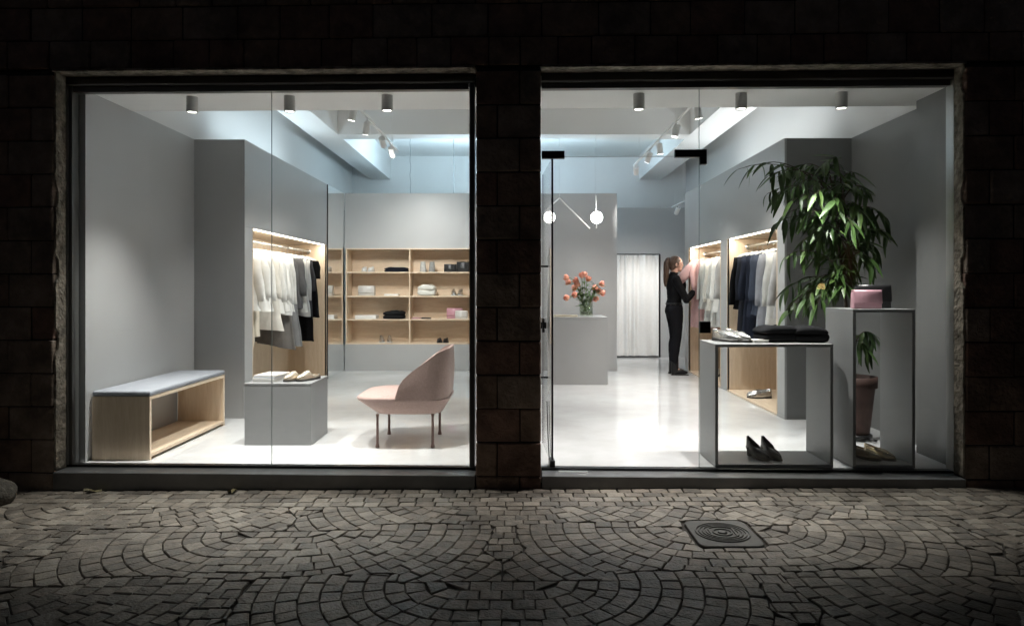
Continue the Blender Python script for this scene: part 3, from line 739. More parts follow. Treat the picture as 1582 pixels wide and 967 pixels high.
# ------------------------------------------------------------------ clothes
HANG = mat('white_hanger', (.75, .73, .69), .4)
rg_ = random.Random(21)
def garment_mesh(L, wh, ws, sleeve, fold, seed, flare=0.0, slit=0, bulk=1.0):
    """closed hanging garment, neck at origin, hangs down -z, width along x"""
    rr = random.Random(seed); n, m = 40, 16; V = []; Fc = []
    ph = rr.uniform(0, 6); k1 = rr.choice([3, 4, 5]); sk = rr.uniform(-.02, .02); hemt = rr.uniform(-.04, .04)
    for j in range(m + 1):
        t = j / m
        w = ws * (1 - .10 * math.sin(min(t * 3.2, 1) * math.pi / 2)) + (wh - ws * .9) * max(0, t - .15) / .85 + flare * t * t
        if t < .08: w = .075 + (w - .075) * (t / .08) ** .6
        th = bulk * (.016 + .034 * min(1, t * 2.2) + .02 * t)
        for i in range(n):
            a = 2 * math.pi * i / n; c, s = math.cos(a), math.sin(a)
            x = w * math.copysign(abs(c) ** .8, c)
            f_ = fold * min(1, t * 1.5) * (math.sin(k1 * a + ph) + .6 * math.sin((k1 * 2 + 1) * a + ph * 2) + .8 * noise.noise((x * 9, t * 3, seed)))
            y = th * math.copysign(abs(s) ** .9, s) + f_
            z = -t * L - .055 * (abs(x) / ws) ** 1.2 * (1 - t) + hemt * t * t * x / ws + .012 * t * noise.noise((x * 7, s, seed + 9)) + sk * t * x
            V.append((x * (1 + .08 * t * noise.noise((t * 4, c, seed))), y, z))
    for j in range(m):
        for i in range(n): Fc.append((j * n + i, (j + 1) * n + i, (j + 1) * n + (i + 1) % n, j * n + (i + 1) % n))
    Fc.append(tuple(range(n)))
    body = (V, Fc); parts = [body]
    sl = []
    if sleeve:
        for sd in (-1, 1):
            a0 = rr.uniform(.02, .06); dy = rr.uniform(-.03, .03); pts = []; rd = []
            for q in range(7):
                t = q / 6; pts.append((sd * (ws - .035 + a0 * math.sin(t * 1.7) + .02 * t), dy * t + .012 * math.sin(t * 5 + seed), -.055 - sleeve * t))
                rd.append((.062 - .02 * t + .006 * math.sin(t * 9 + seed), .036 - .008 * t))
            fr = []
            v, f = [], []
            for (p, r_) in zip(pts, rd):
                for k in range(12):
                    a = 2 * math.pi * k / 12; v.append((p[0] + r_[0] * math.cos(a) + .006 * noise.noise((p[2] * 12, a, seed)), p[1] + r_[1] * math.sin(a) + .008 * noise.noise((p[2] * 15, a, seed + 3)), p[2]))
            for q in range(6):
                for k in range(12): f.append((q * 12 + k, (q + 1) * 12 + k, (q + 1) * 12 + (k + 1) % 12, q * 12 + (k + 1) % 12))
            f.append(tuple(range(12))); f.append(tuple(range(83, 71, -1)))
            sl.append((v, f))
    return body, sl
def garment(name, cat, label, x, y, zr, c, L, wh=.21, ws=.2, sleeve=.5, fold=.008, flare=0, seed=0, rz=None, tie=None, bulk=1.0):
    rz = rg_.uniform(-.16, .16) if rz is None else rz
    t = T(name, label, cat, (x, y, zr - .085), rz, 'clothes on the rails')
    body, sl = garment_mesh(L, wh, ws, sleeve, fold, seed, flare, bulk=bulk); m = cloth(c)
    fixnorm(obj('garment_body', *body, m, t, local=True, smooth=True))
    for v, f in sl: fixnorm(obj('sleeve', v, f, m, t, local=True, smooth=True))
    if sleeve:
        v, f = [], []
        for k in range(16):
            a = 2 * math.pi * k / 16
            for r_, z in ((.062, -.02), (.05, .012)): v.append((r_ * math.cos(a) * 1.1, r_ * .45 * math.sin(a), z))
        for k in range(16): f.append((2 * k, 2 * k + 1, (2 * k + 3) % 32, (2 * k + 2) % 32))
        obj('collar', v, f, m, t, local=True, smooth=True)
    if tie:
        v, f = beveled(bxv(tie - .02, tie + .02, -.055, -.05, -L - .16, -L * .5), BF, .001); obj('waist_tie', v, f, m, t, local=True)
    h = T('clothes_hanger', 'white hanger carrying the ' + label, 'hanger', (x, y, zr - .085), rz, 'hangers on the rails')
    v, f = tubev([(-.19, 0, -.05), (-.1, 0, -.012), (0, 0, .012), (.1, 0, -.012), (.19, 0, -.05)], .007, 6); obj('hanger_arms', v, f, HANG, h, local=True, smooth=True)
    hp = [(0, 0, .012), (0, 0, .06)] + [(.021 * math.sin(a) , 0, .083 - .0215 * math.cos(a) + .004) for a in [R(q) for q in (60, 110, 160, 210, 250)]]
    v, f = tubev(hp, .0028, 6); obj('hook', v, f, STEEL, h, local=True, smooth=True)
    return t
W1, IV, CR, SG, LG, MG, DG, CH_, BK, NV, PKG = (.74, .73, .70), (.70, .67, .61), (.66, .6, .5), (.5, .5, .48), (.42, .42, .42), (.22, .22, .22), (.1, .1, .105), (.04, .04, .045), (.006, .006, .007), (.02, .024, .038), (.55, .36, .36)
XL_R, XR_R, ZRAIL = LX - .245, RX + .245, 1.75
lf = [
 ('dress', 'dress', 'cream lace dress nearest the camera in the left wardrobe', 6.88, CR, .98, .2, .19, 0, .01, .02),
 ('shirt', 'shirt', 'white shirt in front of the tie-waist dress, left wardrobe', 6.97, W1, .63, .22, .2, .5, .01, .02),
 ('dress', 'dress', 'cream dress with a long loose waist tie', 7.08, CR, .95, .19, .19, 0, .012, .0),
 ('blouse', 'blouse', 'loose white blouse behind the tie-waist dress', 7.2, W1, .66, .24, .2, .46, .014, .04),
 ('shirt', 'shirt', 'second white shirt behind the tie-waist dress', 7.36, W1, .68, .23, .2, .5, .01, .02),
 ('tunic', 'tunic', 'ivory tunic with slanting hem among the white shirts', 7.5, IV, .86, .26, .2, .48, .012, .04),
 ('shirt', 'shirt', 'white shirt hanging just behind the ivory tunic', 7.66, W1, .66, .23, .2, .52, .01, .02),
 ('blouse', 'blouse', 'white blouse third from the grey clothes', 7.8, W1, .7, .24, .2, .5, .012, .03),
 ('shirt', 'shirt', 'white shirt second from the grey clothes', 7.93, W1, .7, .23, .2, .54, .01, .02),
 ('dress', 'dress', 'brown grey pleated long dress hanging behind the white shirts', 8.02, (.17, .16, .15), 1.08, .24, .17, 0, .016, .03),
 ('shirt', 'shirt', 'last white shirt of the row, next to the grey clothes', 8.1, W1, .72, .22, .2, .55, .01, .02),
 ('dress', 'dress', 'mid grey long pleated dress in the left wardrobe', 8.24, MG, 1.1, .25, .18, 0, .014, .03),
 ('shirt', 'shirt', 'dark charcoal shirt between white and light grey ones', 8.38, DG, .7, .21, .2, .46, .008, .02),
 ('tunic', 'tunic', 'light grey long-sleeved tunic in the left wardrobe', 8.52, SG, .72, .23, .2, .54, .01, .03),
 ('shirt', 'shirt', 'grey shirt right beside the black clothes', 8.66, LG, .74, .22, .2, .52, .01, .02),
 ('shirt', 'shirt', 'charcoal shirt at the start of the black clothes', 8.82, CH_, .76, .21, .2, .4, .008, .02),
 ('dress', 'dress', 'long black dress near the far end of the left wardrobe', 8.96, BK, 1.1, .2, .18, 0, .008, .0),
 ('t_shirt', 'shirt', 'black short-sleeved tee at the far end of the left wardrobe', 9.1, BK, .78, .22, .205, .24, .008, .02)]
for i, (nm, ct, lb, y, c, L, wh, ws, sl, fo, fla) in enumerate(lf):
    garment(nm, ct, lb, XL_R, y, ZRAIL, c, L, wh, ws, sl, fo, fla, seed=i + 1, tie=.1 if 'tie' in lb and 'long loose' in lb else None)
rt = [
 ('shirt', 'shirt', 'pale grey shirt nearest the camera in the right wardrobe', 6.86, LG, .74, .22, .2, .54, .01, .02),
 ('shirt', 'shirt', 'light grey shirt second from the near end, right wardrobe', 7.05, SG, .76, .22, .2, .55, .01, .02),
 ('trousers', 'trousers', 'black wide trousers hanging below the grey shirts', 7.18, BK, 1.02, .18, .16, 0, .01, .0),
 ('shirt', 'shirt', 'blue grey shirt beside the navy clothes', 7.26, (.24, .25, .28), .78, .23, .2, .55, .01, .02),
 ('shirt', 'shirt', 'dark denim shirt beside the grey shirts', 7.44, (.05, .06, .085), .74, .22, .2, .5, .01, .02),
 ('shirt', 'shirt', 'navy shirt in the middle of the near right bay', 7.6, NV, .76, .22, .2, .5, .01, .02),
 ('coat', 'coat', 'long navy coat in the near right bay', 7.76, NV, 1.04, .23, .2, .5, .01, .02),
 ('coat', 'coat', 'long black navy coat next to the black sweater', 7.92, (.018, .02, .027), 1.06, .23, .2, .5, .01, .02),
 ('sweater', 'sweater', 'black long-sleeved sweater at the far end of the near bay', 8.1, BK, .66, .22, .21, .56, .008, .02),
 ('shirt', 'shirt', 'pale grey shirt at the near end of the far bay', 8.74, LG, .92, .22, .2, .5, .01, .02),
 ('shirt', 'shirt', 'white shirt second from the near end of the far bay', 8.9, W1, .7, .22, .2, .54, .01, .03),
 ('tunic', 'tunic', 'light grey tunic in the middle of the far bay', 9.06, SG, .95, .22, .2, .5, .012, .03),
 ('shirt', 'shirt', 'off white shirt with folded sleeves in the far bay', 9.22, IV, .72, .23, .2, .55, .01, .02),
 ('shirt', 'shirt', 'light grey long shirt two places from the woman', 9.38, SG, .88, .22, .2, .5, .01, .02),
 ('jacket', 'jacket', 'pale grey jacket hanging next to the pink dress', 9.54, (.52, .52, .5), .72, .24, .2, .52, .01, .02)]
for i, (nm, ct, lb, y, c, L, wh, ws, sl, fo, fla) in enumerate(rt):
    garment(nm, ct, lb, XR_R, y, ZRAIL, c, L, wh, ws, sl, fo, fla, seed=i + 40)
# pink shirt dress, one sleeve pulled towards the woman
pkx, pky = XR_R - .085, 9.86
pk = garment('shirt_dress', 'dress', 'pink long shirt dress that the woman is handling', pkx, pky, ZRAIL, PKG, 1.0, .21, .2, 0, .01, .01, seed=77, rz=.1)
m = cloth(PKG)
sv, sf = tubev([(-.15, -.03, -.06), (-.25, -.06, -.15), (-.33, -.05, -.25), (-.40, -.02, -.34)], [(.06, .05), (.078, .05), (.075, .045), (.06, .04)], 12)
fixnorm(obj('sleeve', sv, sf, m, pk, local=True, smooth=True))
sv, sf = tubev([(-.17, -.05, -.07), (-.22, -.09, -.2), (-.2, -.1, -.36), (-.17, -.1, -.5)], [(.05, .045), (.055, .04), (.05, .04), (.045, .035)], 12)
fixnorm(obj('sleeve', sv, sf, m, pk, local=True, smooth=True))

# ------------------------------------------------------------------ shoes
def shoe(name, label, loc, rz, m, L=.25, kind='loafer', heel=0.012, group=None, sole=None, tilt=0):
    t = T(name, label, 'shoe', loc, rz, group)
    n = 22; k = 7; hw = L * .165
    def W(s): return hw * (math.sin(math.pi * min(max(s * .93 + .055, 0), 1)) ** .55) * (0.84 + .2 * math.exp(-((s - .68) / .22) ** 2))
    def lift(s): return heel * max(0, 1 - s / .62) ** 1.2 + .010 + .006 * max(0, s - .8) / .2
    openend = {'loafer': .56, 'pump': .60, 'sneaker': .46, 'mule': .5, 'sandal': .5}[kind]
    rim = {'loafer': .055, 'pump': .06, 'sneaker': .068, 'mule': .02, 'sandal': .03}[kind]
    vamp = {'loafer': .064, 'pump': .06, 'sneaker': .082, 'mule': .068, 'sandal': .055}[kind]
    V = []; Fc = []; rows = []
    for i in range(n + 1):
        s = i / n; w_ = W(s); z0 = lift(s); x = (s - .5) * L
        if s < openend:
            b = s / openend; h = rim + ((.012 if kind != 'mule' else 0) * (1 - b) ** 2) + (vamp - rim) * max(0, (b - .55) / .45) ** 1.5
        else:
            b = (s - openend) / (1 - openend); h = .022 + (vamp - .022) * (1 - b ** 1.5)
            if b > .9: h *= .8
        close = 0 if s < openend * .72 else min(1, (s - openend * .72) / (openend * .28 + .03))
        half = []
        for q in range(k + 1):
            a = (q / k) * math.pi / 2; full = (w_ * math.cos(a) ** .7, h * math.sin(a) ** .8)
            op = (w_ * (1 - .22 * (q / k) ** 2), h * (q / k))
            half.append((op[0] * (1 - close) + full[0] * close, op[1] * (1 - close) + full[1] * close))
        rows.append(len(V))
        for sd in (1, -1):
            for (yy, zz_) in half: V.append((x, sd * yy, z0 + zz_))
    for i in range(n):
        a, b = rows[i], rows[i + 1]
        for q in range(k):
            Fc.append((a + q, b + q, b + q + 1, a + q + 1)); o2 = k + 1; Fc.append((a + o2 + q, a + o2 + q + 1, b + o2 + q + 1, b + o2 + q))
    a = rows[0]; Fc += [(a + q, a + q + 1, a + k + 2 + q, a + k + 1 + q) for q in range(k)]
    a = rows[n]; Fc += [(a + q + 1, a + q, a + k + 1 + q, a + k + 2 + q) for q in range(k)]
    u = obj('upper', V, Fc, m, t, local=True, smooth=True); fixnorm(u)
    sd_ = u.modifiers.new('thickness', 'SOLIDIFY'); sd_.thickness = .0035; sd_.offset = -1
    # sole follows the lift
    V = []; Fc = []; mm = 20
    for i in range(mm + 1):
        s = i / mm; w_ = W(s) + .003; x = (s - .5) * (L + .006); z1 = lift(s) + .002; z0 = max(0.0, z1 - .012) if heel > .03 else (0.0 if s < .3 else max(0, z1 - .014))
        V += [(x, w_, z0), (x, -w_, z0), (x, -w_, z1), (x, w_, z1)]
    for i in range(mm):
        for q in range(4): Fc.append((i * 4 + q, i * 4 + (q + 1) % 4, i * 4 + 4 + (q + 1) % 4, i * 4 + 4 + q))
    Fc += [(0, 3, 2, 1), (mm * 4, mm * 4 + 1, mm * 4 + 2, mm * 4 + 3)]
    sm = sole or mat('dark_sole', (.03, .027, .025), .6)
    fixnorm(obj('sole', V, Fc, sm, t, local=True))
    V = []; Fc = []; 
    for i in range(mm + 1):
        s = i / mm; w_ = W(s) * .93; V += [((s - .5) * L * .96, w_, lift(s) + .0045), ((s - .5) * L * .96, -w_, lift(s) + .0045)]
    Fc = [(2 * i, 2 * i + 1, 2 * i + 3, 2 * i + 2) for i in range(mm)]
    obj('insole', V, Fc, mat('tan_leather', (.3, .2, .13), .6) if kind != 'pump' else mat('dark_lining', (.03, .025, .025), .6), t, local=True)
    if heel > .03:
        v, f = lathev([(.024, 0), (.024, heel * .5), (.03, heel + .004)], (-L * .37, 0, .0), 16); fixnorm(obj('block_heel', v, f, m, t, local=True))
    if kind == 'sneaker':
        for q in range(4):
            v, f = tubev([((.04 - q * .09) * L + .02, -.022, .066 + q * .006), ((.04 - q * .09) * L + .02, .022, .066 + q * .006)], .003, 6); obj('lace', v, f, mat('white_lace', (.7, .7, .68), .7), t, local=True)
    return t
def pair(base, lab, c1, c2, z, rz, m, **kw):
    kw.setdefault('group', 'pair: ' + lab)
    shoe(base, 'left one of the ' + lab, (c1[0], c1[1], z + .0005), rz + .06, m, **kw); shoe(base, 'right one of the ' + lab, (c2[0], c2[1], z + .0005), rz - .05, m, **kw)
SILV = mat('silver_leather', (.62, .61, .59), .22, metal=.85, bump=.3, bs=45, bd=.004)
GOLD = mat('gold_leather', (.72, .6, .42), .25, metal=.85, bump=.3, bs=45, bd=.004)
GOLDP = mat('pale_gold_leather', (.66, .57, .45), .25, metal=.7, bump=.3, bs=45, bd=.004)
BLKL = mat('black_leather', (.01, .01, .011), .34, bump=.15, bs=80, bd=.002, spec=.35)
WHL = mat('white_leather', (.66, .65, .62), .4)
WSOLE = mat('white_sole', (.6, .59, .56), .5)
x1, x2 = P(455, 588, 5.6).x, P(475, 588, 5.6).x
pair('mule', 'pale gold mules on the podium', (x1, 5.6), (x2, 5.62), .493, R(-118), GOLDP, L=.235, kind='mule')
pair('loafer', 'silver slip-on shoes on the wide display table', (P(1123, 525, 4.97).x, 4.99), (P(1141, 525, 4.97).x, 4.97), .86, R(-62), SILV, L=.24)
pair('heeled_shoe', 'black block-heeled shoes inside the wide display table', (P(1171, 700, 4.93).x, 4.93), (P(1192, 700, 4.93).x, 4.93), .0245, R(-74), BLKL, L=.23, kind='pump', heel=.055)
pair('loafer', 'gold lace-up shoes inside the tall plinth', (P(1335, 700, 4.93).x, 4.92), (P(1358, 700, 4.93).x, 4.92), .0245, R(-58), GOLD, L=.23, kind='loafer')
pair('loafer', 'silver flats on the floor of the near right wardrobe bay', (2.70, 7.62), (2.745, 7.75), .0225, R(172), SILV, L=.26)
pair('loafer', 'silver flats on the floor of the far right wardrobe bay', (2.68, 9.5), (2.72, 9.62), .0225, R(172), SILV, L=.26)
def SP(px, row, d=.12): return ((px - CX) * (YS + d) / F, YS + d, ZSH[row] + .0093)
def spair(lab, pxs, row, m, kind, rz=R(-90), **kw):
    a, b = SP(pxs[0], row), SP(pxs[1], row); pair('sneaker' if kind == 'sneaker' else 'shoe', lab, (a[0], a[1]), (b[0], b[1]), a[2], rz, m, kind=kind, **kw)
spair('white flat shoes on the top shelf', (563, 573.5), 3, WHL, 'loafer', sole=WSOLE)
spair('silver lace-up sneakers on the second shelf from the top', (701, 711.5), 2, SILV, 'sneaker', sole=WSOLE)
spair('silver sneakers on the lowest shelf', (590, 602), 0, SILV, 'sneaker', R(-75), sole=WSOLE)
spair('black sandals on the lowest shelf', (679, 689), 0, BLKL, 'sandal')

# ------------------------------------------------------------------ folded clothes, bags, boxes, pots
def folded(label, x, y, z, w_, d, h, c, layers=2, seed=0, name='folded_sweater', cat='clothing', group=None, rz=0, soft=0):
    t = T(name, label, cat, (x, y, z), rz, group); m = cloth(c)
    for q in range(layers):
        hh = h / layers; V = []; Fc = []; n, mm = 40, 8
        for j in range(mm + 1):
            a = -math.pi / 2 + math.pi * j / mm; e = math.cos(a) ** (.45 if soft == 0 else .8) if 0 < j < mm else .0
            for i in range(n):
                b = 2 * math.pi * i / n; c_, s_ = math.cos(b), math.sin(b)
                px_ = w_ / 2 * (.62 + .38 * e) * math.copysign(abs(c_) ** .45, c_); py_ = d / 2 * (.62 + .38 * e) * math.copysign(abs(s_) ** .45, s_)
                ns = noise.noise((px_ * 9 + seed, py_ * 9, q * 3.1)); zz_ = (math.sin(a) * .5 + .5) * hh * (1 + .4 * ns * (j > 2)) * (1 - (.3 + .25 * soft) * (px_ / (w_ / 2)) ** 2 * (q == layers - 1))
                V.append((px_ * (1 + .05 * ns), py_ * (1 + .05 * ns), q * hh * .96 + zz_ + .0005))
        for j in range(mm):
            for i in range(n): Fc.append((j * n + i, j * n + (i + 1) % n, (j + 1) * n + (i + 1) % n, (j + 1) * n + i))
        Fc += [tuple(range(n - 1, -1, -1)), tuple(range(mm * n, mm * n + n))]
        obj('fold', V, Fc, m, t, local=True, smooth=True)
    return t
def bag(label, x, y, z, w_, d, h, m, rz=0, strap=True):
    t = T('handbag', label, 'handbag', (x, y, z), rz)
    v, f = beveled([(p[0] * (1 - .03 * (p[2] > .01)), p[1] * (1 - .25 * (p[2] > .01)), p[2]) for p in bxv(-w_ / 2, w_ / 2, -d / 2, d / 2, 0.0005, h)], BF, min(d, h) * .11, 3)
    obj('bag_body', v, f, m, t, local=True, smooth=True)
    V = []; Fc = []; fw = w_ / 2 * .985; path = [(.25 * d, h + .001), (0, h + .004), (-.36 * d, h + .003), (-.44 * d, h * .93), (-.5 * d, h * .6), (-.535 * d, h * .36), (-.545 * d, h * .3)]
    for (y_, z_) in path: V += [(-fw, y_ - .001, z_), (fw, y_ - .001, z_)]
    Fc = [(2 * i, 2 * i + 1, 2 * i + 3, 2 * i + 2) for i in range(len(path) - 1)]
    fo = obj('flap', V, Fc, m, t, local=True, smooth=True); sd_ = fo.modifiers.new('thickness', 'SOLIDIFY'); sd_.thickness = .004; sd_.offset = 0
    return t
PKL = mat('pink_leather', (.58, .33, .38), .38, bump=.2, bs=90, bd=.002); PWL = mat('pale_leather', (.55, .53, .5), .4, bump=.2, bs=90, bd=.002)
BKLB = mat('black_grained_leather', (.02, .02, .021), .4, bump=.25, bs=120, bd=.002)
bag('pink leather flap handbag in front on the tall plinth', P(1339, 476, 4.86).x, 4.87, 1.1025, .195, .07, .128, PKL, rz=R(-4))
bag('black leather handbag behind the pink one on the tall plinth', P(1350, 474, 4.98).x, 5.0, 1.1025, .25, .07, .165, BKLB, rz=R(3))
folded('left one of the black folded sweaters on the wide display table', P(1199, 526, 4.98).x, 4.985, .8605, .29, .24, .125, (.014, .014, .015), 2, 3, rz=R(6), soft=1, group='black sweaters on the table')
folded('right one of the black folded sweaters on the wide display table', P(1246, 526, 4.96).x + .01, 4.955, .8605, .255, .22, .118, (.014, .014, .015), 2, 8, rz=R(-8), soft=1, group='black sweaters on the table')
def book(name, label, x, y, z, w_, d, h, c, rz=0, cat='book'):
    t = T(name, label, cat, (x, y, z), rz)
    m = mat('cover_%02d_%02d_%02d' % tuple(int(q * 99) for q in c), c, .5); pg = mat('page_edges', (.62, .6, .56), .8)
    box('pages', (-w_ / 2 + .003, w_ / 2 - .003, -d / 2 + .003, d / 2 - .003, .003, h - .003), pg, t, local=True)
    box('cover', (-w_ / 2, w_ / 2, -d / 2, d / 2, h - .0028, h), m, t, local=True); box('cover', (-w_ / 2, w_ / 2, -d / 2, d / 2, .0005, .0028), m, t, local=True)
    return t
book('book', 'small white book beside the silver shoes on the display table', P(1171, 527, 4.9).x, 4.9, .8602, .115, .1, .022, (.6, .58, .54), R(12))
bk = book('magazine_stack', 'stack of white magazines on the podium beside the mules', P(419, 586, 5.62).x, 5.62, .4932, .19, .25, .018, (.6, .6, .6), R(-10), 'magazines')
for q in range(3): box('magazine', (-.095 + .006 * q, .093 + .004 * q, -.124 + .004 * q, .122, .0185 + .0125 * q, .030 + .0125 * q), mat('magazine_cover_%d' % q, [(.62, .6, .57), (.45, .47, .5), (.66, .62, .58)][q], .35), bk, local=True, bev=.001)
def shelf_item(fn, px, row, *a, **k): p = SP(px, row); return p
p = SP(612.5, 3); folded('dark navy folded knit on the top shelf', p[0], p[1], p[2], .36, .25, .075, (.016, .018, .025), 2, 1)
p = SP(660, 2); folded('pile of two white folded towels on the shelf', p[0], p[1], p[2], .275, .25, .175, (.7, .68, .62), 2, 4, name='folded_towels', cat='towel')
p = SP(609, 1); folded('black folded jumper pile on the third shelf', p[0], p[1], p[2], .33, .26, .125, (.012, .012, .013), 2, 6)
p = SP(567, 2); bag('cream flap handbag on the second shelf', p[0], p[1], p[2], .245, .12, .15, PWL)
p = SP(702.5, 1, .2); bag('mauve handbag standing behind the pale one on the shelf', p[0], p[1], p[2], .24, .08, .155, mat('mauve_leather', (.5, .27, .32), .45))
p = SP(713, 1, .09); bag('small pale grey handbag in front of the mauve one', p[0], p[1], p[2], .19, .08, .12, PWL)
p = SP(696, 3); bag('black handbag, left of the two on the top shelf', p[0], p[1], p[2], .19, .1, .115, BKLB)
p = SP(717, 3, .11); bag('larger black handbag, right of the two on the top shelf', p[0] , p[1], p[2], .22, .1, .15, BKLB)
def gift(label, px, row, w_, d, h, c):
    p = SP(px, row); t = T('flat_box', label, 'box', p); m = mat('card_%02d_%02d_%02d' % tuple(int(q * 99) for q in c), c, .55)
    box('box_base', (p[0] - w_ / 2 + .002, p[0] + w_ / 2 - .002, p[1] - d / 2 + .002, p[1] + d / 2 - .002, p[2] + .0005, p[2] + h * .45), m, t); box('box_lid', (p[0] - w_ / 2, p[0] + w_ / 2, p[1] - d / 2, p[1] + d / 2, p[2] + h * .46, p[2] + h), m, t, bev=.001)
gift('thin white box on the second shelf', 606, 2, .22, .16, .028, (.72, .71, .69)); gift('large flat white box on the third shelf', 567, 1, .32, .2, .056, (.74, .73, .71))
gift('pink flat wallet box on the third shelf', 643.5, 1, .13, .1, .022, (.55, .33, .36)); gift('black flat wallet box on the third shelf', 658.5, 1, .14, .1, .02, (.03, .025, .025))
for px, c, lb in ((653.5, (.48, .47, .44), 'pale concrete candle pot on the top shelf'), (667.5, (.27, .27, .26), 'darker grey concrete candle pot on the top shelf')):
    p = SP(px, 3); t = T('candle_pot', lb, 'pot', p); m = mat('concrete_%02d' % int(c[0] * 99), c, .8, var=.3, vs=30, bump=.3, bs=60, bd=.004)
    lathe('pot_wall', [(.05, .0005), (.052, .01), (.036, .155), (.031, .157), (.03, .12)], p, m, t, cap=False); lathe('wax', [(.0298, .12), (.0298, .128)], p, mat('wax', (.6, .55, .45), .5), t, n=16)

# ------------------------------------------------------------------ vase of tulips
vx, vy = P(905.5, 488, 8.98).x, 8.98
VG = thin_glass('vase_glass', (.93, .96, .92), .06)
vs = T('glass_vase', 'clear cylindrical glass vase holding tulips on the counter', 'vase', (vx, vy, DT))
lathe('vase_wall', [(.085, .001), (.088, .012), (.088, .255), (.085, .257), (.082, .252), (.082, .02), (.0, .019)], (vx, vy, DT), VG, vs, n=28, cap=False)
lathe('water', [(.0805, .021), (.0805, .17)], (vx, vy, DT), thin_glass('vase_water', (.9, .95, .9), .02), vs, n=28)
V, Fc = [], []
for k in range(60):
    a = rg_.uniform(0, 6.28); r_ = .072 * math.sqrt(rg_.random()); v, f = sphv((vx + r_ * math.cos(a), vy + r_ * math.sin(a), DT + .03 + rg_.uniform(0, .04)), .009, 7, 5); n_ = len(V); V += v; Fc += [tuple(i + n_ for i in q) for q in f]
tag(obj('pebbles', V, Fc, mat('pale_pebbles', (.5, .5, .42), .4), vs, smooth=True), kind='stuff')
STEM = mat('tulip_stem', (.13, .22, .06), .5); LEAFT = mat('tulip_leaf', (.1, .19, .055), .45, var=.4, vs=9)
TUL = [mat('tulip_petal_%d' % i, c, .5, var=.35, vs=20, c2=c2) for i, (c, c2) in enumerate((((.75, .27, .17), (.8, .42, .3)), ((.8, .36, .25), (.78, .24, .15)), ((.72, .22, .14), (.8, .4, .3))))]
tl = [(877.5, 429.5, 'topmost tulip of the cluster at the far left'), (880.5, 436, 'tulip right below the topmost one at the far left'), (899, 428, 'upper tulip at the crown, left of the highest'), (902.5, 426.5, 'highest tulip of the bouquet'),
      (907.5, 433, 'tulip just right of the highest one'), (892, 434.5, 'large tulip left of the bouquet centre'), (894.5, 440.5, 'half hidden tulip at the left of the bouquet centre'), (890, 444.5, 'low tulip at the left, above the drooping ones'),
      (890.5, 454, 'tulip drooping over the left vase rim'), (878, 459, 'lowest tulip hanging farthest to the left'), (916.5, 444.5, 'inner tulip of the right cluster'), (927, 439, 'highest tulip of the right cluster'),
      (922, 449, 'middle tulip of the right cluster'), (928, 452, 'outermost tulip of the right cluster'), (918.5, 459.5, 'tulip hanging low over the right vase rim')]
for i, (px, py, lb) in enumerate(tl):
    rr = random.Random(i + 5); h = P(px, py, 8.98 + rr.uniform(-.09, .09)); b0 = Vector((vx + rr.uniform(-.05, .05), vy + rr.uniform(-.05, .05), DT + .03))
    rim = Vector((vx, vy, DT + .25)) + (Vector((h.x - vx, h.y - vy, 0)).normalized() * .065 if (h - Vector((vx, vy, h.z))).length > .02 else Vector())
    top = Vector(((rim.x + h.x) / 2, (rim.y + h.y) / 2, max(h.z, rim.z) + .05))
    t = T('tulip', lb, 'tulip', b0, 0, 'tulips in the vase')
    pts = [b0 * (1 - q) ** 3 + rim * (3 * q * (1 - q) ** 2) + top * (3 * q * q * (1 - q)) + h * q ** 3 for q in [k / 9 for k in range(10)]]
    tube('stem', pts, .0042, STEM, t, n=6)
    d = (pts[-1] - pts[-3]).normalized(); qd = d.to_track_quat('Z', 'Y').to_matrix()
    V, Fc = [], []
    for pe in range(6):
        a0 = pe * math.pi / 3 + rr.uniform(-.1, .1); o_ = .003 if pe % 2 else 0; n_ = len(V)
        for j in range(6):
            tt = j / 5; rad = 1.3 * (.008 + .024 * math.sin(min(tt * 1.25, 1) * math.pi * .62)) * (1.0 if tt < .7 else 1 - (tt - .7) * 1.0) + o_; wd = .62 * math.sin(math.pi * (tt * .86 + .12)) ** .7
            for e in (-1, 0, 1): V.append(h + qd @ Vector((rad * math.cos(a0 + e * wd) * (1 if e else 1.05), rad * math.sin(a0 + e * wd) * (1 if e else 1.05), -.016 + tt * .078)))
        for j in range(5):
            for e in range(2): Fc.append((n_ + j * 3 + e, n_ + j * 3 + e + 1, n_ + j * 3 + 4 + e, n_ + j * 3 + 3 + e))
    obj('bloom', V, Fc, TUL[i % 3], t, smooth=True)
    for q_ in range(5):
        a = rr.uniform(0, 6.28); dv = Vector((math.cos(a), math.sin(a), 0)); V = []; Fc = []; st = pts[1 + q_]; ln = rr.uniform(.14, .26); sd = dv.cross(Vector((0, 0, 1)))
        for j in range(8):
            tt = j / 7; c = st + dv * (ln * .75 * tt ** 1.3) + Vector((0, 0, ln * (.75 * tt - .6 * tt * tt))); wd = .02 * math.sin(math.pi * (tt * .92 + .06)); V += [c - sd * wd + Vector((0, 0, .004)), c, c + sd * wd + Vector((0, 0, .004))]
        for j in range(7):
            for e in range(2): Fc.append((j * 3 + e, j * 3 + e + 1, j * 3 + 4 + e, j * 3 + 3 + e))
        obj('leaf', V, Fc, LEAFT, t, smooth=True)

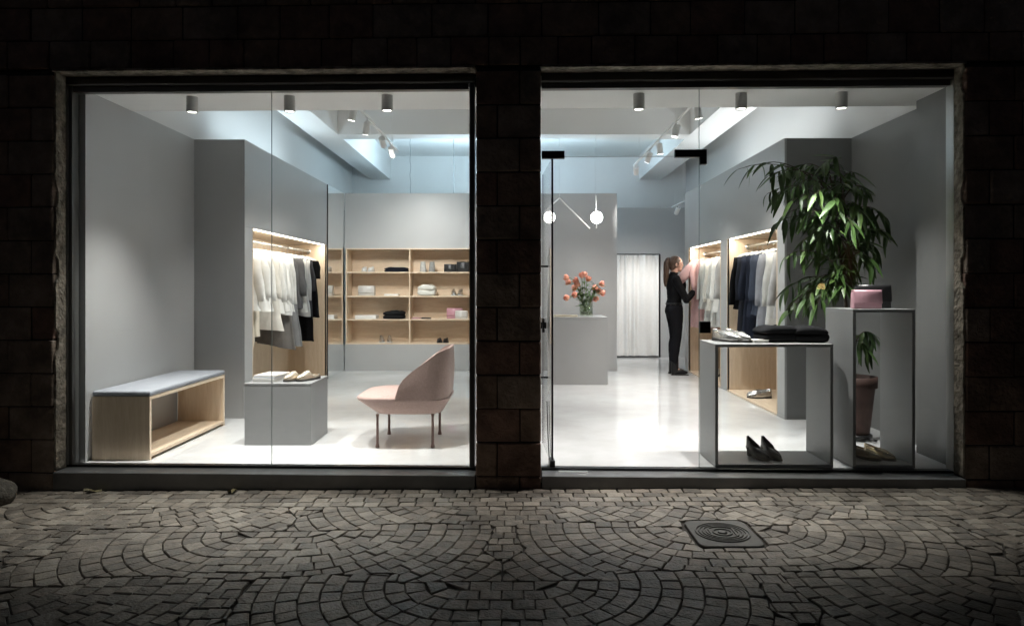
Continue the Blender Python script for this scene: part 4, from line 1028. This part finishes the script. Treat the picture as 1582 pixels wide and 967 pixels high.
# ------------------------------------------------------------------ potted ficus
TERR = mat('terracotta', (.075, .038, .029), .75, var=.35, vs=8, bump=.3, bs=60, bd=.004)
px_, py_ = 2.80, 5.66
pl = T('potted_plant', 'tall potted ficus with long drooping leaves behind the tall plinth', 'plant', (px_, py_, 0))
pot = lathe('pot', [(.105, .05), (.11, .056), (.15, .43), (.168, .435), (.172, .52), (.155, .522), (.15, .46)], (px_, py_, 0), TERR, pl, n=32, cap=False)
lathe('soil', [(.149, .45), (.149, .462)], (px_, py_, 0), mat('soil', (.03, .022, .016), .95, bump=.8, bs=60, bd=.02), pot, n=24)
cd = lathe('caddy', [(.13, .032), (.13, .048)], (px_, py_, 0), BLACKM, pl, n=24)
for k in range(4):
    a = k * math.pi / 2 + .5; tube('caddy_arm', [(px_ + .08 * math.cos(a), py_ + .08 * math.sin(a), .027), (px_ + .19 * math.cos(a), py_ + .19 * math.sin(a), .02)], .012, BLACKM, cd, n=8)
BARK = mat('bark', (.07, .05, .035), .8, bump=.5, bs=50, bd=.006)
rp = random.Random(5)
def trunk_pt(h, k): return Vector((px_ + (-.02 - .16 * h * h * .35) + (.05, -.05, .0)[k] * min(1, h), py_ + (.03, .0, -.05)[k] * min(h, 1.2) - .05 * h * h * .3, .46 + h))
for k in range(3): tube('trunk', [trunk_pt(h, k) for h in (0, .2, .45, .75, 1.0, 1.25, 1.5)], [.017, .016, .015, .013, .011, .009, .006], BARK, pl, n=8)
LM = [mat('ficus_leaf_%d' % i, c, .42, var=.35, vs=14, spec=.4) for i, c in enumerate(((.06, .12, .03), (.042, .088, .024), (.1, .175, .045)))]
def leaf_mesh(nm, L, W_, bend, m):
    V, Fc = [], []; n = 7
    for j in range(n):
        t = j / (n - 1); wd = W_ * (math.sin(math.pi * (t ** .8 * .94 + .03)) ** .8) * (1 - .25 * t); x = L * t; z = -bend * L * t * t; V += [(x, -wd, z + wd * .35), (x, 0, z), (x, wd, z + wd * .35)]
    for j in range(n - 1):
        for e in range(2): Fc.append((j * 3 + e, j * 3 + e + 1, j * 3 + 4 + e, j * 3 + 3 + e))
    me = bpy.data.meshes.new(nm); me.from_pydata(V, [], Fc); me.materials.append(m); me.polygons.foreach_set('use_smooth', [True] * len(Fc)); me.update(); return me
LV = [leaf_mesh('leaf', L, w_, b, m) for L, w_, b, m in ((.19, .0215, .25, LM[0]), (.15, .0195, .35, LM[1]), (.22, .0235, .2, LM[0]), (.17, .0205, .15, LM[2]))]
tg = [(1140, 262), (1165, 256), (1190, 270), (1205, 296), (1185, 300), (1215, 330), (1200, 345), (1230, 288), (1240, 255), (1250, 330), (1235, 380), (1215, 395), (1255, 400), (1275, 250), (1290, 242), (1300, 285), (1320, 268), (1340, 296),
      (1330, 330), (1350, 345), (1372, 340), (1370, 362), (1355, 385), (1335, 370), (1310, 390), (1290, 360), (1270, 350), (1300, 410), (1320, 420), (1280, 430), (1250, 440), (1232, 470), (1215, 480), (1245, 462), (1262, 470), (1300, 440),
      (1348, 520), (1340, 545), (1225, 310), (1260, 300), (1290, 310), (1345, 405), (1262, 375), (1318, 350), (1240, 345), (1282, 395), (1212, 450)]
leaves = []
for i, (tx, ty) in enumerate(tg):
    Yt = 5.62 + rp.uniform(-.32, .25)
    if tx > 1345: Yt = rp.uniform(5.55, 5.75)
    e = P(tx, ty, Yt); h = min(1.5, max(.25, e.z - .46 - rp.uniform(-.05, .3)))
    if ty > 430 and tx < 1300: h = .8
    if ty > 500: h = .3
    s_ = trunk_pt(h, i % 3); md = (s_ + e) / 2 + Vector((0, 0, .12 + .2 * (e - s_).length)); pts = [s_ * (1 - q) ** 2 + md * 2 * q * (1 - q) + e * q * q for q in [k / 8 for k in range(9)]]
    br = tube('branch', pts, [.006 - .0005 * k for k in range(9)], BARK, pl, n=5)
    nl = 13 if i > 1 else 10
    for k in range(nl):
        q = .28 + .72 * k / (nl - 1); p = s_ * (1 - q) ** 2 + md * 2 * q * (1 - q) + e * q * q; tn = ((md - s_) * (1 - q) + (e - md) * q).normalized()
        a = k * 2.4 + rp.uniform(-.5, .5); sd = Vector((math.cos(a), math.sin(a), 0))
        d = (tn * .7 + sd * .9 + Vector((0, 0, -rp.uniform(.2, 1.5)))).normalized()
        if p.x + d.x * .2 > 3.14: d.x = -abs(d.x)
        leaves.append((p, d, br, rp.randrange(4), rp.uniform(.75, 1.15), rp.uniform(-.6, .6)))
rp.shuffle(leaves)
V, Fc, mi = [], [], []
def leaf_rot(d, roll): return (d.to_track_quat('X', 'Z').to_matrix() @ Matrix.Rotation(roll, 3, 'X'))
order = sorted(leaves, key=lambda L: L[0].y)
for k, (p, d, br, vi, s_, roll) in enumerate(order):
    if k < 300:
        o = bpy.data.objects.new('leaf', LV[vi]); col.objects.link(o); o.parent = br; o.location = p - WL[br.name]; o.rotation_euler = leaf_rot(d, roll).to_euler(); o.scale = (s_,) * 3
    else:
        M3 = leaf_rot(d, roll); n_ = len(V); V += [p + M3 @ (v.co * s_) for v in LV[vi].vertices]; Fc += [tuple(q + n_ for q in f.vertices) for f in LV[vi].polygons]; mi += [(0, 1, 0, 2)[vi]] * len(LV[vi].polygons)
fo = obj('inner_foliage', V, Fc, LM[0], pl, smooth=True, mats=LM, midx=mi); fo['kind'] = 'stuff'

# ------------------------------------------------------------------ boulder and dry leaves on the pavement
bz = gz(-3.5); V, Fc = sphv((0, 0, 0), (.17, .14, .1), 28, 16)
V = [Vector(v) * (1 + .12 * noise.noise(Vector(v) * 9) + .05 * noise.noise(Vector(v) * 30)) for v in V]; c0 = P(-18, 765, 4.4)
obj_b = fixnorm(obj('boulder', [v + Vector((c0.x, 4.4, bz + .06)) for v in V], Fc, mat('rough_rock', (.11, .098, .08), .9, var=.5, vs=15, bump=1, bs=40, bd=.02), smooth=True)); tag(obj_b, 'rounded rough stone at the foot of the wall, far left edge', 'stone')
def dry_leaf(lb, px, s_, rz):
    Y = front_line(0) - .09; x = (px - CX) * Y / F; Y = front_line(x) - .05
    V, Fc = [], []
    for j in range(7):
        t = j / 6; wd = .028 * math.sin(math.pi * (t * .9 + .05)); V += [((t - .5) * .1, -wd, .012 * math.sin(t * 5) + .01), ((t - .5) * .1, 0, .004 + .01 * t), ((t - .5) * .1, wd, .016 * math.cos(t * 4) + .01)]
    for j in range(6):
        for e in range(2): Fc.append((j * 3 + e, j * 3 + e + 1, j * 3 + 4 + e, j * 3 + 3 + e))
    o = obj('dry_leaf', [Vector(v) + Vector((x, Y, gz(x) + .002)) for v in xf(V, (0, 0, 0), rz, s_)], Fc, mat('dry_leaf', (.17, .14, .06), .7, var=.5, vs=40), smooth=True); return tag(o, lb, 'leaf', 'dry leaves by the ledge')
dry_leaf('curled dry leaf lying below the left end of the ledge', 126, 1.1, .3); dry_leaf('flat dry leaf lying below the middle of the left ledge', 350, 1.1, 1.9)

# ------------------------------------------------------------------ woman
SKIN = mat('skin', (.52, .32, .25), .5); KNIT = mat('black_knit', (.008, .008, .009), .9, bump=.4, bs=150, bd=.004, spec=.06); JEAN = mat('black_jeans', (.009, .009, .011), .85, spec=.06, bump=.3, bs=180, bd=.003)
HAIR = mat('brown_hair', (.05, .026, .017), .42, var=.5, vs=60, c2=(.1, .052, .032), stretch=(1, 1, .12), bump=.5, bs=90, bd=.004)
HX, HY = 2.30, 9.90
wm = T('person', 'woman with long brown ponytail in black top and jeans, holding a pink dress', 'person', (HX, HY, 0))
caps = []                                             # (points, radii, tag)
def cap(tagn, *pr): caps.append((tagn, [Vector(p[:3]) for p in pr], [p[3] if len(p) == 4 else (p[3], p[4]) for p in pr]))
# torso: radii (lateral, fore-aft)
cap('top', (-.03, 0, .97, .145, .105), (-.022, 0, 1.06, .125, .092), (-.022, 0, 1.15, .135, .097), (-.02, 0, 1.24, .155, .108), (-.028, 0, 1.31, .165, .095), (-.035, 0, 1.365, .135, .07), (-.038, 0, 1.4, .07, .055))
cap('top', (.035, -.065, 1.225, .058), (.045, -.065, 1.2, .05)); cap('top', (.035, .065, 1.225, .058), (.045, .065, 1.2, .05))
cap('skin', (-.04, 0, 1.36, .052, .05), (-.03, 0, 1.43, .05, .05), (-.012, 0, 1.5, .05, .052))
cap('jean', (-.028, 0, 1.0, .14, .1), (-.026, 0, .92, .165, .118), (-.02, 0, .86, .165, .11))
for s in (-1, 1):
    cap('jean', (-.03, s * .08, .9, .092, .11), (-.015, s * .085, .78, .085, .092), (-.005, s * .085, .62, .068, .072), (-.006, s * .085, .5, .056, .06), (-.026, s * .085, .37, .053, .058), (-.032, s * .085, .24, .043, .046), (-.03, s * .085, .12, .037, .038))
    cap('skin', (-.03, s * .085, .13, .034), (-.03, s * .085, .06, .036), (.04, s * .09, .03, .028), (.07, s * .092, .02, .02))
ra = [(-.035, -.165, 1.345), (.02, -.2, 1.21), (.1, -.215, 1.05), (.16, -.19, 1.11), (.215, -.165, 1.17), (.245, -.15, 1.215)]
cap('top', (*ra[0], .055), (*ra[1], .05), (*ra[2], .041)); cap('top', (*ra[2], .041), (*ra[3], .037), (*ra[4], .031)); cap('skin', (*ra[4], .026), (.232, -.156, 1.198, .026))
la = [(-.035, .165, 1.345), (.04, .2, 1.24), (.13, .18, 1.14), (.14, .13, 1.26), (.115, .075, 1.345)]
cap('top', (*la[0], .055), (*la[1], .05), (*la[2], .041)); cap('top', (*la[2], .041), (*la[3], .036), (*la[4], .03)); cap('skin', (*la[4], .026), (.11, .065, 1.365, .026))
def hand(w0, pdir, ndir, sdir):                       # wrist, along palm, palm normal, thumb side
    w0, a, nrm, sd = Vector(w0), Vector(pdir).normalized(), Vector(ndir).normalized(), Vector(sdir).normalized()
    pe = w0 + a * .07; cap('skin', (*w0, .024, .017), (*(w0 + a * .035), .032, .015), (*pe, .033, .013))
    for k in range(4):
        b = w0 + a * (.068 - .004 * abs(k - 1)) + sd * (.027 - .018 * k); l = (.066, .074, .069, .054)[k]
        m1 = b + (a * .9 + nrm * .45).normalized() * l * .45; m2 = m1 + (a * .45 + nrm * .9).normalized() * l * .32; m3 = m2 + (nrm - a * .2).normalized() * l * .23
        cap('skin', (*b, .0095), (*m1, .0088), (*m2, .008), (*m3, .007))
    b = w0 + a * .022 + sd * .028; m1 = b + (a * .6 + sd * .6 + nrm * .4).normalized() * .036; m2 = m1 + (a * .8 + nrm * .6).normalized() * .03
    cap('skin', (*b, .0125), (*m1, .010), (*m2, .008))
hand((.232, -.156, 1.198), (.55, .1, .8), (.75, .35, -.4), (0, 1, .1)); hand((.11, .065, 1.365), (-.3, -.35, .75), (.75, -.35, .4), (.2, -.9, 0))
# head
cap('skin', (.0, 0, 1.575, .078, .098), (.0, 0, 1.585, .078, .1)); cap('skin', (.045, 0, 1.5, .046, .046), (.02, 0, 1.55, .06, .07), (.0, 0, 1.61, .072, .085)); cap('skin', (.06, 0, 1.478, .026), (.05, 0, 1.49, .034))
cap('skin', (.088, 0, 1.572, .010), (.102, 0, 1.545, .013), (.09, 0, 1.538, .014)); cap('skin', (.078, -.012, 1.512, .013), (.078, .012, 1.512, .013)); cap('skin', (.07, -.03, 1.59, .02), (.07, .03, 1.59, .02))
for s in (-1, 1): cap('skin', (-.008, s * .078, 1.575, .012), (-.014, s * .083, 1.556, .014), (-.006, s * .078, 1.535, .010))
def cap_mesh(pts, rad, n=16):
    fr = []; V = []; Fc = []
    P2, R2 = [], []
    t0 = (pts[0] - pts[1]).normalized(); t1 = (pts[-1] - pts[-2]).normalized()
    r0 = rad[0]; r1 = rad[-1]; mn = lambda r: min(r) if isinstance(r, tuple) else r; sc_ = lambda r, k: (r[0] * k, r[1] * k) if isinstance(r, tuple) else r * k
    for k in (.98, .8, .45): P2.append(pts[0] + t0 * mn(r0) * k); R2.append(sc_(r0, math.sqrt(1 - k * k)))
    P2 += pts; R2 += rad
    for k in (.45, .8, .98): P2.append(pts[-1] + t1 * mn(r1) * k); R2.append(sc_(r1, math.sqrt(1 - k * k)))
    for i, p in enumerate(P2):
        t = (P2[min(i + 1, len(P2) - 1)] - P2[max(i - 1, 0)]).normalized()
        a = Vector((0, 1, 0)) - t * t.y
        if a.length < .2: a = Vector((0, 0, 1)) - t * t.z
        a.normalize(); b = t.cross(a); r = R2[i]; ra_, rb_ = r if isinstance(r, tuple) else (r, r)
        for k in range(n): th = 2 * math.pi * k / n; V.append(p + a * ra_ * math.cos(th) + b * rb_ * math.sin(th))
    for i in range(len(P2) - 1):
        for k in range(n): Fc.append((i * n + k, i * n + (k + 1) % n, (i + 1) * n + (k + 1) % n, (i + 1) * n + k))
    Fc += [tuple(range(n - 1, -1, -1)), tuple(range((len(P2) - 1) * n, len(P2) * n))]
    return V, Fc
def remeshed(vf, voxel, smooth_it=2):
    me = bpy.data.meshes.new('tmp'); me.from_pydata(*[vf[0], [], vf[1]]); bm = bmesh.new(); bm.from_mesh(me); bmesh.ops.recalc_face_normals(bm, faces=bm.faces); bm.to_mesh(me); bm.free()
    o = bpy.data.objects.new('tmp', me); col.objects.link(o); r = o.modifiers.new('r', 'REMESH'); r.mode = 'VOXEL'; r.voxel_size = voxel
    s = o.modifiers.new('s', 'SMOOTH'); s.iterations = smooth_it; s.factor = .5
    ev = o.evaluated_get(bpy.context.evaluated_depsgraph_get()); m2 = ev.to_mesh()
    V = [v.co.copy() for v in m2.vertices]; N = [v.normal.copy() for v in m2.vertices]; Fc = [tuple(p.vertices) for p in m2.polygons]; ev.to_mesh_clear(); bpy.data.objects.remove(o); return V, Fc, N
V, Fc, N = remeshed(merge(*[cap_mesh(p, r) for _, p, r in caps]), .0065)
def segd(p, a, b):
    ab = b - a; t = max(0, min(1, (p - a).dot(ab) / max(ab.length_squared, 1e-9))); return (p - a - ab * t).length, t
vt = []
for v in V:
    best, bt = 9, 'skin'
    for tg_, pts, rad in caps:
        for i in range(len(pts) - 1):
            d, t = segd(v, pts[i], pts[i + 1]); ra0 = sum(rad[i]) / 2 if isinstance(rad[i], tuple) else rad[i]; ra1 = sum(rad[i + 1]) / 2 if isinstance(rad[i + 1], tuple) else rad[i + 1]
            d -= ra0 + (ra1 - ra0) * t
            if d < best: best, bt = d, tg_
    if bt in ('top', 'jean') and abs(v.y) < .19 and .8 < v.z < 1.06 and v.x < .09: bt = 'top' if v.z > .985 else 'jean'
    if bt == 'skin' and v.z < 1.372 and v.z > 1.2 and v.x < .06 and abs(v.y) < .12: bt = 'top'
    vt.append(bt)
off = Vector((HX, HY, .028))
fixnorm(obj('body', [v + off for v in V], Fc, SKIN, wm, smooth=True))
for tg_, nm, m, e in (('top', 'knit_top', KNIT, .008), ('jean', 'jeans', JEAN, .006)):
    idx = {}; V2 = []; F2 = []
    for f in Fc:
        if all(vt[i] == tg_ for i in f):
            for i in f:
                if i not in idx:
                    idx[i] = len(V2); nz_ = .004 * noise.noise(V[i] * 22) + .0025 * noise.noise(V[i] * 60); V2.append(V[i] + N[i] * (e + nz_) + off)
            F2.append(tuple(idx[i] for i in f))
    obj(nm, V2, F2, m, wm, smooth=True)
v, f = tubev([(-.028 + .112 * math.cos(a), .152 * math.sin(a), .995) for a in [2 * math.pi * k / 24 for k in range(25)]], .012, 8); obj('belt', [Vector(p) + off for p in v], f, BLKL, wm, smooth=True)
bt_, bf_ = [], []
for s in (-1, 1):
    vf = merge(cap_mesh([Vector((-.03, s * .085, .17)), Vector((-.032, s * .085, .1)), Vector((-.034, s * .087, .035))], [(.044, .05), (.046, .052), (.042, .05)]), cap_mesh([Vector((-.045, s * .087, .03)), Vector((.05, s * .09, .038)), Vector((.13, s * .092, .024))], [(.04, .038), (.044, .036), (.033, .022)]))
    v2, f2, n2 = remeshed(vf, .008)
    bo = obj('ankle_boot', [p + off + Vector((0, 0, -.012)) for p in v2], f2, BLKL, wm, smooth=True)
    v, f = prism([(HX + x, HY + y) for x, y in sup(-.09, .165, s * .09 - .046, s * .09 + .046, 2.8, 28)], .0, .012); obj('boot_sole', v, f, mat('dark_sole', (.03, .027, .025), .6), bo)
    box('boot_heel', (HX - .085, HX - .02, HY + s * .09 - .034, HY + s * .09 + .034, .0125, .03), BLKL, bo)
hv = merge(cap_mesh([Vector((-.018, 0, 1.585)), Vector((-.012, 0, 1.605))], [(.088, .098), (.085, .096)]), cap_mesh([Vector((-.05, 0, 1.52)), Vector((-.045, 0, 1.58))], [(.07, .05), (.078, .06)]))
v2, f2, n2 = remeshed(hv, .008)
fixnorm(obj('hair', [p + off for p in v2], f2, HAIR, wm, smooth=True))
pts = [(-.085, 0, 1.635), (-.115, .0, 1.64), (-.135, 0, 1.59), (-.135, 0, 1.5), (-.14, 0, 1.4), (-.148, 0, 1.3), (-.15, 0, 1.245)]
v2, f2, n2 = remeshed(cap_mesh([Vector(p) for p in pts], [(.024, .024), (.03, .028), (.04, .034), (.048, .038), (.045, .036), (.032, .024), (.012, .01)], 20), .007)
v2 = [p + nn * (.006 * math.sin(math.atan2(p.y, p.x + .13) * 11 + p.z * 9)) for p, nn in zip(v2, n2)]
pt_ = obj('ponytail', [p + off for p in v2], f2, HAIR, wm, smooth=True)
tube('hair_tie', [Vector((-.088, 0, 1.636)) + off, Vector((-.1, 0, 1.638)) + off], .029, BLACKM, pt_, n=14)
fc = [(s, .068, 1.578) for s in (-1, 1)]
for s in (-1, 1):
    v, f = sphv(Vector((.074, s * .032, 1.56)) + off, .012, 10, 8); obj('eye', v, f, mat('eye', (.05, .03, .02), .2), wm, smooth=True)
v, f = tubev([Vector((.088, -.02, 1.512)) + off, Vector((.094, 0, 1.513)) + off, Vector((.088, .02, 1.512)) + off], .005, 8); obj('lips', v, f, mat('lips', (.5, .18, .16), .4), wm, smooth=True)

# ------------------------------------------------------------------ house across the street: seen only as a faint reflection in the glass
gx = FW(FU(1283), 0, 0); dv = Vector(((1283 - CX) / F, 1.0)); nv = Vector((-FS, FC)); dr = dv - nv * (2 * dv.dot(nv)); YO = -5.6
kk = (YO - gx.y) / dr.y; lx, lz = gx.x + dr.x * kk, CH + (CY - 442) / F * (gx.y + abs(kk) * 1.0)
oh = T('opposite_house', 'rendered house across the lane, mirrored faintly in the right window', 'house', (2, -6, -.1))
OW = mat('ochre_render', (.3, .25, .18), .85, var=.3, vs=2, bump=.3, bs=20, bd=.02)
wins = [(lx - 3.4, lx - 2.2), (lx - .75, lx + .75), (lx + 2.2, lx + 3.4)]; xs = [-9] + [q for w_ in wins for q in w_] + [15]; z0_, z1_ = .75, 2.3
boxes('house_wall', [(-9, 15, -5.95, -5.65, -.25, z0_), (-9, 15, -5.95, -5.65, z1_, 6.5)] + [(xs[i], xs[i + 1], -5.95, -5.65, z0_ + .0005, z1_ - .0005) for i in range(0, len(xs), 2)], OW, oh)
for i, (a, b) in enumerate(wins):
    wf = boxes('window_frame', [(a, a + .05, -5.82, -5.75, z0_, z1_), (b - .05, b, -5.82, -5.75, z0_, z1_), ((a + b) / 2 - .025, (a + b) / 2 + .025, -5.82, -5.75, z0_, z1_)], mat('dark_wood_frame', (.05, .035, .025), .5), oh)
    box('pane', (a + .05, b - .05, -5.79, -5.784, z0_, z1_), GLASS, wf)
    box('room_back', (a - .3, b + .3, -7.6, -7.5, .0, 3), mat('warm_room_wall', (.4, .28, .16), .8), oh)
tlmp = T('table_lamp', 'warm glowing table lamp in the window across the lane', 'lamp', (lx, -6.1, .76))
lathe('lamp_shade', [(.1, 0), (.055, .13)], (lx, -6.1, lz - .07), mat('warm_shade', (.9, .6, .3), .6, emit=(1, .58, .22), es=6), tlmp, cap=False)
lathe('lamp_base', [(.06, 0), (.02, .03), (.015, lz - .76 - .02)], (lx, -6.1, .76), BLACKM, tlmp)
box('window_table', (lx - .6, lx + .6, -6.4, -5.96, .7, .758), mat('table_wood', (.1, .06, .035), .5), oh)
